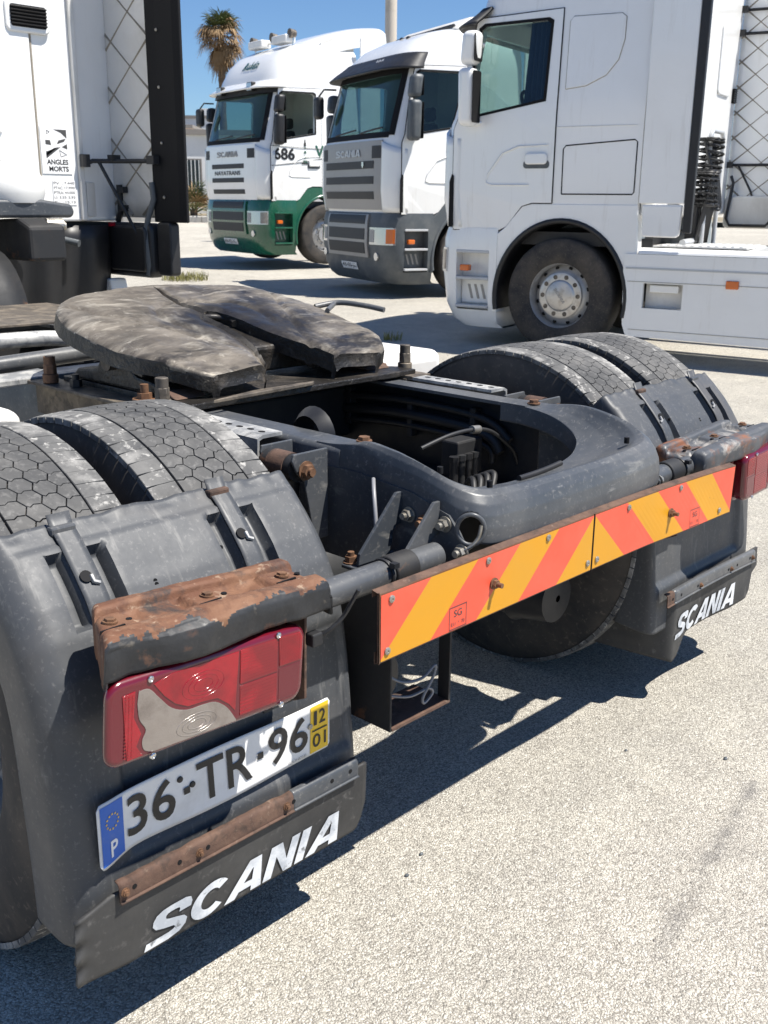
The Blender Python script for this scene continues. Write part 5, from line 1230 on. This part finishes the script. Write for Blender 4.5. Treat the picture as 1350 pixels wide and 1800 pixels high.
# side skirt with foot recess
sk = MB(); sk.prism([(-.64, .20), (-.60, .30), (-.575, .80), (-.585, .93), (-3.0, .93), (-3.0, .18)], 'x', -1.235, -1.20); foot = MB(); foot.box(-1.4, -1.1, -1.13, -.77, .46, .68)
skb = boolean(sk, [foot], 'side_skirt', M['white'], W3)
MB().box(-1.23, -1.13, -1.14, -.76, .44, .458).build('foot_ledge', M['lightgrey'], skb, bevel=.004)
MB().box(-1.14, -1.132, -1.128, -.772, .46, .678).build('foot_recess', M['whited'], skb); MB().box(-1.20, -1.142, -1.08, -.82, .60, .665).build('foot_recess_lip', M['white'], skb, bevel=.01)
MB().prism([(-1.235, .932), (-1.225, .955), (-1.16, .985), (-.40, 1.0), (-.40, .98), (-1.15, .965)], 'y', -3.0, -.70).build('deck_edge', M['white'], W3, bevel=.004)
MB().box(-1.241, -1.2355, -3.0, -.60, .80, .815).build('skirt_trim', M['lightgrey'], skb); MB().box(-1.239, -1.2355, -3.0, -.62, .69, .694).build('skirt_seam', M['rib'], skb); MB().box(-1.239, -1.2355, -3.0, -.66, .262, .266).build('skirt_seam', M['rib'], skb)
MB().box(-1.255, -1.236, -1.61, -1.50, .665, .735).build('side_marker', M['amber'], skb, bevel=.008)
mb = MB()
dk = MB(); dk.box(-1.14, -.42, -1.62, -.80, .995, 1.008); dk = dk.build('tread_plate', M['whited'], W3)
for i in range(11): MB().box(-1.12, -.46, -1.58+i*.07, -1.55+i*.07, 1.009, 1.017).build('tread_bar', M['white'], dk)
# rear of the cab: hose stand with coiled lines
mb = MB(); mb.tube([(-.62, -1.08, 1.0), (-.62, -1.08, 1.95), (-.57, -1.08, 2.0), (-.25, -1.08, 2.0), (-.20, -1.08, 1.95), (-.20, -1.08, 1.0)], .022, 8); hs = mb.build('hose_stand', M['lightgrey'], W3, smooth=60)
for k, (x, y, mt) in enumerate(((-.66, -1.06, 'blackrub'), (-.58, -1.13, 'blackrub'), (-.5, -1.02, 'blackrub'), (-.46, -1.10, 'blackrub'), (-.62, -1.0, 'blackrub'), (-.70, -1.12, 'blackrub'))):
    mb = MB(); n = 150; mb.tube([(x+.055*math.cos(i*.72)+.05*math.sin(i*.05), y+.055*math.sin(i*.72), 1.93-.62*i/n+.04*math.sin(i*.09)) for i in range(n)], .0085, 5); mb.build('coiled_hose', M[mt], hs, smooth=60)
for k in range(9):
    mb = MB(); mb.tube(spl([(-.72+k*.04, -1.06, 1.9), (-.70+k*.05, -1.14, 1.6-.03*k), (-.72+k*.04, -1.10, 1.3), (-.70+k*.05, -1.04, 1.02)]), .012, 6); mb.build('air_line', M['blackrub'], hs, smooth=60)
for x, y in ((-.60, -.98), (-.40, -.98)): MB().box(x-.05, x+.05, y-.05, y+.05, 1.0, 1.45).build('hose_bracket', M['black'], hs, bevel=.01)
mb = MB(); mb.tube([(-1.0, -1.02, 1.03), (-.6, -1.02, 1.04)], .03, 8); mb.build('suspension_pipe', M['lightgrey'], W3)
mb = MB(); mb.box(-1.1, -.5, -.78, -.66, .80, 1.06); mb.build('rear_arch', M['black'], W3)

# rear wall of the same cab and its far-side deflector, seen past the near one
mb = MB(); mb.box(-1.18, 1.20, -.80, -.665, 1.25, 3.9); rw = mb.build('rear_wall', M['white'], W3, bevel=.03, seg=3)
for a in ((.45, .88, 2.40, 3.05), (.45, .88, 1.55, 2.10), (-.7, .30, 1.5, 3.05)):
    mb = MB(); mb.prism(rrect(*a, .06), 'y', -.818, -.799); mb.build('pressed_panel', M['white'], rw, bevel=.012, seg=2)
mb = MB(); mb.prism(rrect(1.03, 1.14, 2.36, 2.50, .015), 'y', -.822, -.801); v = mb.build('vent', M['seal'], rw)
for k in range(6): MB().box(1.035, 1.135, -.83, -.8225, 2.37+k*.021, 2.377+k*.021).build('vent_slat', M['greyb'], v)
d = deflector(W3, 1.22, -1.55, -.79, 1.27, 3.9, 1, .22, 'white')
for z in (1.76, 3.03, 3.25):
    mb = MB(); mb.tube([(1.14, -.83, z), (1.18, -.86, z), (1.215, -1.38, z)], .014, 8); mb.box(1.10, 1.16, -.85, -.80, z-.03, z+.03); mb.build('deflector_stay', M['black'], W3, smooth=50)
mb = MB(); mb.tube([(1.17, -.90, 1.76), (1.18, -1.05, 1.5), (1.2, -1.15, 1.24)], .011, 8); mb.build('deflector_strut', M['black'], W3, smooth=50)
mb = MB(); mb.prism(rrect(-1.36, -.80, 1.12, 1.45, .05), 'x', 1.15, 1.21); mb.build('lower_box', M['whited'], W3, bevel=.02)
mb = MB(); mb.tube([(1.13, -.85, 1.65), (1.13, -.88, 1.58), (1.12, -.84, 1.22), (1.12, -.88, 1.15), (1.12, -1.25, 1.15), (1.12, -1.32, 1.22), (1.13, -1.36, 1.7)], .016, 8); mb.build('deflector_frame', M['black'], W3, smooth=50)

# ---- white truck with grey front
c2 = (10.30, 9.34)
W2 = thing('parked_truck', 'white tractor unit with grey grille, grey bumper and dark visor, middle of the row', 'truck', (c2[0], c2[1], gz(*c2)), 1.214, 'tractor units parked in the yard')
P2 = dict(body='white', low='greyb', trim='greyb', roof=HR, glass='glassd', visor='black', grille='silverg', slots=[(1.70, 1.80), (1.50, 1.60), (1.30, 1.40)], sw=.66, step='lightgrey', lgrille='silverg', plate='43-SS-JL', mirror='greyb', visor_z=(2.95, 3.16), bars=0, gz0=1.16)
lo2, bl2, cb2 = cab_over(W2, P2)
lo2.patch(.30, .52, 1.18, 1.19, 0, .001)
mb = MB(); add_text(mb, 'R450', .52, .34, 3.075, 3.105, lambda u, z: lo2.pt(lo2.q(-u), z, .105)); mb.build('visor_lettering', M['whiteprint'], W2)
mb = MB(); p = Vector(lo2.pt(lo2.q(-.42), 1.75, .034)); mb.prism([(p.x-.03, p.z+.04), (p.x+.03, p.z+.04), (p.x+.03, p.z-.01), (p.x, p.z-.045), (p.x-.03, p.z-.01)], 'y', p.y, p.y+.01); mb.build('grille_badge', M['chrome'], W2)
for q, z, y in ((-.3, 3.40, .55), (.0, 3.42, .5), (-.75, 3.24, .7)):
    mb = MB(); mb.lathe([(0, .035), (.03, .03), (.045, .0001)], 12, 'z', (q*1.0, y+.1, z+.02)); mb.build('roof_marker', M['black'], W2, smooth=50)
# roof air guide behind the roof edge and skirts
mb = MB(); mb.prism([(.30, 3.50), (.05, 3.66), (-.66, 3.80), (-.66, 3.40), (.1, 3.40)], 'x', -.95, .95); mb.build('roof_deflector', M['whited'], W2, bevel=.05, seg=3)
mb = MB(); mb.tube([(-.85, .25, 3.55), (.85, .25, 3.55)], .025, 8); mb.build('roof_bar', M['black'], W2)
mb = MB(); mb.prism([(-.64, .30), (-.60, .93), (-3.0, .93), (-3.0, .30)], 'x', -1.23, -1.19); mb.build('side_skirt', M['white'], W2)
mb = MB(); mb.prism([(-.67, 1.2), (-1.1, 1.2), (-1.1, 3.6), (-.67, 3.6)], 'x', -1.235, -1.205); mb.build('side_deflector', M['white'], W2)

# ---- white and green truck at the far left of the row
c1 = (11.98, 14.32)
W1 = thing('parked_truck', 'white tractor unit with green bumper and fenders, number 686 on its door and roof spoiler', 'truck', (c1[0], c1[1], gz(*c1)+.075), 1.363, 'tractor units parked in the yard')
P1 = dict(body='white', low='green', trim='green', roof=TRf, glass='glass', visor='white', grille='white', slots=[(1.66, 1.74), (1.42, 1.50), (1.22, 1.30)], sw=.52, step='green', lgrille='green', plate='69-93-XL', mirror='black', visor_z=(3.0, 3.12), bars=0, open=True, ind='clear')
lo1, bl1, cb1 = cab_over(W1, P1)
lo1.patch(-.97, .97, 2.91, 3.04, .03, .02, nu=30).build('lamp_rail', M['black'], W1, smooth=50)
for q in (-.52, -.05+.55):
    p = Vector(lo1.pt(lo1.q(q), 3.02, .06)); mb = MB(); mb.box(p.x-.10, p.x+.10, p.y, p.y+.09, p.z-.07, p.z+.08); l = mb.build('driving_lamp', M['black'], W1, bevel=.015)
    MB().box(p.x-.085, p.x+.085, p.y+.091, p.y+.096, p.z-.055, p.z+.065).build('lamp_glass', M['headl'], l)
S1 = lambda u, z: lo1.side(u, z, .016)
mb = MB(); add_text(mb, '686', 1.14, .72, 1.80, 2.00, S1, bold=.03); mb.build('door_number', M['print'], W1)
mb = MB(); add_text(mb, 'V', .30, .12, 1.85, 2.06, S1, bold=.03); mb.build('door_letter_green', M['green'], W1)
mb = MB(); add_text(mb, 'OL', .08, -.22, 1.85, 2.04, lambda u, z: lo1.side(u, z, .014), bold=.03); mb.build('door_letters', M['print'], W1)
lg = MB()      # lighthouse emblem
for a, b, c_, d_ in ((.46, .56, 1.76, 1.80), (.475, .545, 1.84, 1.88), (.485, .535, 1.92, 1.96), (.49, .53, 2.0, 2.03)): lg.add([S1(b, c_), S1(a, c_), S1(a+.01, d_), S1(b-.01, d_)], [(0, 1, 2, 3)], 1)
for a, b, c_, d_ in ((.44, .58, 1.735, 1.755), (.49, .53, 2.04, 2.10), (.50, .52, 2.10, 2.15)): lg.add([S1(b, c_), S1(a, c_), S1(a, d_), S1(b, d_)], [(0, 1, 2, 3)], 0)
lg.build('lighthouse_emblem', [M['print'], M['green']], W1)
mb = MB(); mb.tube([S1(y, z) for y, z in ((1.19, 1.70), (.5, 1.78), (.16, 1.84))], .005, 4); mb.tube([S1(y, z) for y, z in ((1.19, 2.03), (.16, 2.0))], .004, 4); mb.build('pinstripe', M['printg'], W1)
mb = MB(); add_text(mb, 'Rubén', -.18, .35, 3.36, 3.50, lambda u, z: lo1.pt(lo1.q(-u), z, .012), shear=.3, bold=.02); mb.build('roof_name', M['green'], W1)
mb = MB(); add_text(mb, 'NAYATRANS', .42, -.42, 1.545, 1.62, lambda u, z: lo1.pt(lo1.q(u), z, .034), bold=.02); mb.build('grille_name', M['print'], W1)
for k, z in enumerate((2.62, 2.46, 2.32)):
    mb = MB(); add_text(mb, ('18', '12', '44')[k], -.10, -.24, z, z+.11, lambda u, zz: lo1.side(u, zz, .006), bold=.03); mb.build('side_figures', M['print'], W1)
# roof light bar with horns, and the lifted roof spoiler
mb = MB(); mb.tube([(-.72, .42, 3.86), (.72, .42, 3.86)], .02, 8); mb.tube([(-.7, .42, 3.70), (-.7, .42, 3.86)], .016, 6); mb.tube([(.7, .42, 3.70), (.7, .42, 3.86)], .016, 6); rb = mb.build('roof_bar', M['chrome'], W1, smooth=50)
for x in (-.45, .45): MB().box(x-.26, x+.26, .36, .58, 3.79, 3.93).build('beacon_bar', M['whitep'], rb, bevel=.03, seg=3)
for x in (-.72, -.06, .70):
    mb = MB(); mb.cyl((x, .38, 3.94), (x, .50, 3.94), .06, 14, 0, .08); mb.build('roof_horn', M['dirtysteel'], rb, smooth=40)
def spo(a, b):
    t = 2*b-1; return (t*1.10*(.93+.07*a), lerp(.30, -1.3, a), 3.80+.40*math.sin(a*PI/2.15)-.16*abs(t)**5)
mb = MB(); mb.grid(spo, 16, 24); mb.grid(lambda a, b: tuple(Vector(spo(a, b))+Vector((0, -.03, -.16-.05*a))), 16, 24, flip=True)
for k in (0, 1):
    mb.grid(lambda a, b: tuple(Vector(spo(a, k)).lerp(Vector(spo(a, k))+Vector((0, -.03, -.16-.05*a)), b)), 16, 1, flip=not k); mb.grid(lambda a, b: tuple(Vector(spo(k, a)).lerp(Vector(spo(k, a))+Vector((0, -.03, -.16-.05*k)), b)), 24, 1, flip=bool(k))
fixn(mb.build('roof_spoiler', M['white'], W1, smooth=40))
for sg in (-1, 1): MB().prism([(.05, 3.66), (-.66, 3.55), (-.66, 4.0), (-.2, 3.9), (.05, 3.8)], 'x', sg*.99, sg*1.02).build('spoiler_side', M['whited'], W1, bevel=.01)
mb = MB(); mb.prism([(-.64, .30), (-.60, .93), (-3.0, .93), (-3.0, .30)], 'x', -1.23, -1.19); mb.build('side_skirt', M['white'], W1)
mb = MB(); mb.prism([(-.67, 1.2), (-1.1, 1.2), (-1.1, 3.9), (-.67, 3.9)], 'x', -1.235, -1.205); mb.build('side_deflector', M['white'], W1)

# ================================================================== what stands round the yard
M['concrete'] = mat('kerb_concrete', (.42, .40, .36), .85, 0, [((.25, .23, .2), 3, .45, .75, .5)], 0, [(30, .3, .01)])
M['stucco'] = mat('white_stucco', (.66, .66, .65), .9, 0, [((.45, .44, .42), .7, .45, .8, .5)], 0, [(40, .2, .01)])
M['roofd'] = mat('roof_edge', (.22, .2, .18), .8)
M['pane'] = mat('dark_pane', (.02, .025, .03), .1)
M['blind'] = mat('blue_paint', (.05, .2, .4), .6)
M['warm'] = mat('pink_render', (.55, .43, .36), .9, 0, [((.35, .27, .22), .5, .45, .8, .5)])
M['verge'] = mat('dry_verge', (.24, .2, .14), .95, 0, [((.12, .11, .05), 1.5, .45, .7, .7)])
M['trunk'] = mat('palm_trunk', (.17, .115, .07), .95, 0, [((.08, .055, .035), 4, .4, .6, .7, (1, 1, 5))], 0, [(12, .7, .05)])
M['frond'] = mat('green_frond', (.075, .095, .03), .6)
M['dead'] = mat('dead_frond', (.26, .17, .085), .8)
M['grass'] = mat('dry_grass', (.20, .19, .06), .8)
M['pole'] = mat('pole_paint', (.50, .45, .38), .7, 0, [((.3, .26, .2), 2, .5, .7, .6)])
def alongv(d, s): # point d metres ahead of the camera on the ground, s metres to its right
    return (-1.929+FH.x*d+FH.y*s, -1.17+FH.y*d-FH.x*s)
# low white house
hx, hy = alongv(43.5, -10.5)
H = thing('low_house', 'low white flat-roofed building with a barred window behind the green truck', 'building', (hx, hy, gz(hx, hy)), -YAW+.10)
MB().box(-8, 9.0, 0, 7, -.5, 3.25).build('wall', M['stucco'], H)
MB().box(-8.15, 9.15, -.15, 7.1, 3.251, 3.45).build('roof', M['roofd'], H)
for x in (-6.5, -3.8, 2.05, 5.2):
    MB().box(x, x+1.0, -.02, -.001, .95, 2.35).build('window_frame', M['roofd'], H)
    f = MB(); f.box(x+.06, x+.94, -.035, -.021, 1.0, 2.3); f = f.build('window', M['pane'], H)
    for k in range(6): MB().box(x+.10+k*.155, x+.13+k*.155, -.07, -.045, 1.0, 2.3).build('bar', M['stucco'], f)
MB().box(4.1, 4.9, -.05, 0, 2.55, 3.1).build('awning', M['blind'], H)
# houses further off
for k, (d, s, w_, h, mt, lab) in enumerate(((88, -18.2, 5.0, 6.8, 'warm', 'distant pale house with small windows rising above the low building'), (95, -16.6, 3.0, 8.0, 'stucco', 'distant narrow white house beside the pink one above the low building'))):
    x, y = alongv(d, s); B = thing('distant_house', lab, 'building', (x, y, 0), -YAW)
    MB().box(-w_/2, w_/2, 0, 5, 0, h).build('wall', M[mt], B); MB().box(-w_/2-.1, w_/2+.1, -.1, 5.1, h+.001, h+.25).build('roof', M['roofd'], B)
    for i in range(int(w_/1.1)):
        for j in range(2): f = MB(); f.box(-w_/2+.3+i*1.1, -w_/2+.9+i*1.1, -.03, -.001, h-1.6-j*2.4, h-.6-j*2.4); f.build('window', M['pane'], B)
    MB().box(w_*.1, w_*.1+.6, 1, 1.6, h+.25, h+.9).build('chimney', M['stucco'], B)
# kerb with dry verge
a = alongv(41, -34); b = alongv(40, 30); n_ = 64
mb = MB(); A = Vector(a); Bv = Vector(b); dv = (Bv-A).normalized(); pv = Vector((-dv.y, dv.x))
KERB = bpy.data.objects.new('kerb', None); col.objects.link(KERB); kind(KERB, 'structure')
for i in range(n_):
    p = A.lerp(Bv, (i+.01)/n_); q = A.lerp(Bv, (i+.99)/n_)
    if not (8 < i < 40): continue
    mb = MB(); c = []
    for s in (p, q):
        z = gz(s.x, s.y)
        for o, h in ((0, -.05), (0, .20), (.03, .24), (.30, .24), (.30, -.05)): t = s+pv*o; c.append((t.x, t.y, z+h))
    mb.add(c, [(0, 5, 6, 1), (1, 6, 7, 2), (2, 7, 8, 3), (3, 8, 9, 4), (0, 1, 2, 3, 4), (9, 8, 7, 6, 5)]); mb.build('kerb_stone', M['concrete'], KERB)
mb = MB(); mb.grid(lambda u, v: (lambda s: (s.x, s.y, gz(s.x, s.y)+.215+.05*nz(s.x, s.y, 0, .8)))(A.lerp(Bv, u)+pv*lerp(.3, 6, v)), 60, 6)
kind(mb.build('verge', M['verge'], smooth=60), 'structure')

def fan(mb, o, d, L, R, m, droop, nl=16):
    """palm fan: petiole from o along d, then leaflets spreading from its end"""
    d = d.normalized(); e = o+d*L; side = d.cross(Vector((0, 0, 1)))
    side = side.normalized() if side.length > .05 else Vector((1, 0, 0)); upn = side.cross(d).normalized()
    mid = o+d*L*.5+Vector((0, 0, .04)); mb.tube([o, mid, e], [.022, .016, .012], 4, m, False)
    for k in range(nl):
        a = lerp(-1.75, 1.75, k/(nl-1))+random.uniform(-.05, .05); ld = d*math.cos(a)+side*math.sin(a); ln = R*(.75+.25*math.cos(a))*random.uniform(.8, 1.1)
        w1 = side*math.cos(a)-d*math.sin(a); p1 = e+ld*ln*.55+upn*.03-Vector((0, 0, droop*ln*.15)); p2 = e+ld*ln-Vector((0, 0, droop*ln*random.uniform(.35, .9)))
        wd = .032*R/.8
        mb.add([e-w1*.006, e+w1*.006, p1+w1*wd, p1-w1*wd, p2+w1*.006, p2-w1*.006], [(0, 1, 2, 3), (3, 2, 4, 5)], m)
def palm(x, y, z, h, label, n=60, scale=1, lean=(0, 0)):
    P_ = thing('palm_tree', label, 'tree', (x, y, z))
    mb = MB(); pts = []; rs = []
    for k in range(15): t = k/14; pts.append((lean[0]*t*t, lean[1]*t*t, h*t)); rs.append((.24-.07*t+.03*(k % 2))*scale)
    mb.tube(pts, rs, 12); mb.build('trunk', M['trunk'], P_, smooth=60)
    top = Vector((lean[0], lean[1], h)); c = MB()
    for i in range(n):
        el = random.uniform(-1.35, 1.25); az = random.uniform(0, 2*PI); d = Vector((math.cos(az)*math.cos(el), math.sin(az)*math.cos(el), math.sin(el)))
        dead = el < random.uniform(.1, 1.3)
        if el < -.5: d = Vector((d.x*.6, d.y*.6, d.z))
        fan(c, top+Vector((0, 0, -.5*scale*(el < 0)*random.random())), d, random.uniform(.6, 1.0)*scale, random.uniform(.6, .95)*scale, 1 if dead else 0, 1.0 if dead else .5)
    c.build('crown', [M['frond'], M['dead']], P_)
px_, py_ = alongv(49.0, -7.32)
palm(px_, py_, gz(px_, py_), 7.6, 'tall palm tree with brown dead fronds against the blue sky', 110, .74)
# low fan palm before the house
px_, py_ = alongv(41.5, -7.45)
SP = thing('dwarf_palm', 'low spiky fan palm against the white building wall', 'plant', (px_, py_, gz(px_, py_)+.2))
mb = MB()
for i in range(26):
    az = random.uniform(0, 2*PI); el = random.uniform(.15, 1.3); fan(mb, Vector((0, 0, .1)), Vector((math.cos(az)*math.cos(el), math.sin(az)*math.cos(el), math.sin(el))), random.uniform(.5, .9), .62, 0 if random.random() < .75 else 1, .3, 13)
mb.build('fronds', [M['frond'], M['dead']], SP); MB().cyl((0, 0, -.2), (0, 0, .25), .15, 10).build('stem', M['trunk'], SP)
# shrubs along the verge
for k, (d, s) in enumerate(((42.5, -8.6), (43, -6.2))):
    x, y = alongv(d, s); mb = MB()
    for i in range(260):
        v = Vector((random.gauss(0, .5), random.gauss(0, .35), abs(random.gauss(0, .32)))); r = random.uniform(.05, .12); a = random.uniform(0, 6.3)
        mb.add([v+Vector((math.cos(a)*r, math.sin(a)*r, 0)), v+Vector((-math.sin(a)*r*.4, math.cos(a)*r*.4, r*.7)), v-Vector((math.cos(a)*r, math.sin(a)*r, -r*.3))], [(0, 1, 2)])
    o = mb.build('dry_shrub', M['grass'], loc=(x, y, gz(x, y)+.2)); tag(o, ('dry straggly shrub on the verge left of the fan palm', 'dry straggly shrub on the verge right of the fan palm')[k], 'shrub')
# lamp pole behind the grey-fronted truck
x, y = alongv(27, .05); LP = thing('lamp_pole', 'pale weathered pole rising behind the grey-fronted white truck', 'pole', (x, y, gz(x, y)))
mb = MB(); mb.tube([(0, 0, 0), (0, 0, .4), (0, 0, 9.5)], [.20, .155, .13], 16); mb.build('shaft', M['pole'], LP, smooth=50)
mb = MB(); mb.tube([(0, 0, 9.4), (0, 0, 9.8), (.8, -.4, 10.0)], .05, 8); mb.build('arm', M['pole'], LP); MB().box(.6, 1.3, -.6, -.3, 9.93, 10.08).build('lamp_head', M['lightgrey'], LP, bevel=.04)
# weeds in the yard
def weed(x, y, r, h, n, label):
    mb = MB()
    for i in range(n):
        a = random.uniform(0, 2*PI); q = r*math.sqrt(random.random()); b = Vector((q*math.cos(a), q*math.sin(a), 0)); hh = h*random.uniform(.35, 1)
        t = b+Vector((random.gauss(0, .3)*hh, random.gauss(0, .3)*hh, hh)); wv = Vector((random.gauss(0, 1), random.gauss(0, 1), 0)).normalized()*.004
        m_ = b.lerp(t, .55)+Vector((0, 0, hh*.1)); mb.add([b-wv, b+wv, m_+wv, m_-wv, t], [(0, 1, 2, 3), (3, 2, 4)])
    o = mb.build('weed_tuft', M['grass'], loc=(x, y, gz(x, y))); return tag(o, label, 'weed')
weed(8.31, 12.95, .38, .17, 420, 'yellowing weed tuft on the sunlit ground beside the black deflector')
weed(5.9, 6.1, .10, .10, 60, 'tiny dry weed between the truck shadows')
# loose stones near the lens
def stone(x, y, r, label, dark=True):
    mb = MB(); n = 8
    for i in range(5):
        for j in range(n):
            a = PI*i/4; t = 2*PI*j/n; k = r*(1+.35*nz(x*50+i*1.7, y*50+j*2.3, 1)); mb.v.append((k*math.sin(a)*math.cos(t), k*math.sin(a)*math.sin(t)*.8, k*.6*math.cos(a)+r*.4))
    for i in range(4):
        for j in range(n): mb.f.append((i*n+j, (i+1)*n+j, (i+1)*n+(j+1) % n, i*n+(j+1) % n)); mb.m.append(0)
    return tag(mb.build('stone', M['boardback'] if not dark else M['greyb'], loc=(x, y, 0), smooth=50), label, 'stone')
for x, y, r, lab in ((-.468, .124, .006, 'dark pebble on pale ground right of the left mudflap'), (-.388, .153, .006, 'small dark pebble just beside the shadow edge'), (.498, -.153, .007, 'long dark stone chip on the open ground at right'), (.35, .062, .005, 'tiny dark chip below the tip of the board shadow')):
    stone(x, y, r, lab)

# loose grit scattered over the paving near the camera
mb = MB(); rg = random.Random(3)
for i in range(700):
    x, y = rg.uniform(-.9, 2.2), rg.uniform(-.75, .75); r = rg.uniform(.0012, .0034)*(1.6 if rg.random() < .06 else 1); a = rg.uniform(0, 6.3)
    v = [(x+r*math.cos(a+k*PI/2)*rg.uniform(.6, 1.2), y+r*math.sin(a+k*PI/2)*rg.uniform(.6, 1.2), .0005) for k in range(4)]+[(x+rg.uniform(-.3, .3)*r, y, r*rg.uniform(.6, 1.1))]
    mb.add(v, [(0, 1, 4), (1, 2, 4), (2, 3, 4), (3, 0, 4)], 0 if rg.random() < .55 else 1)
o = kind(mb.build('grit', [M['roofd'], M['concrete']]), 'stuff'); o['label'] = 'loose grit scattered over the pale paving'; o['category'] = 'grit'
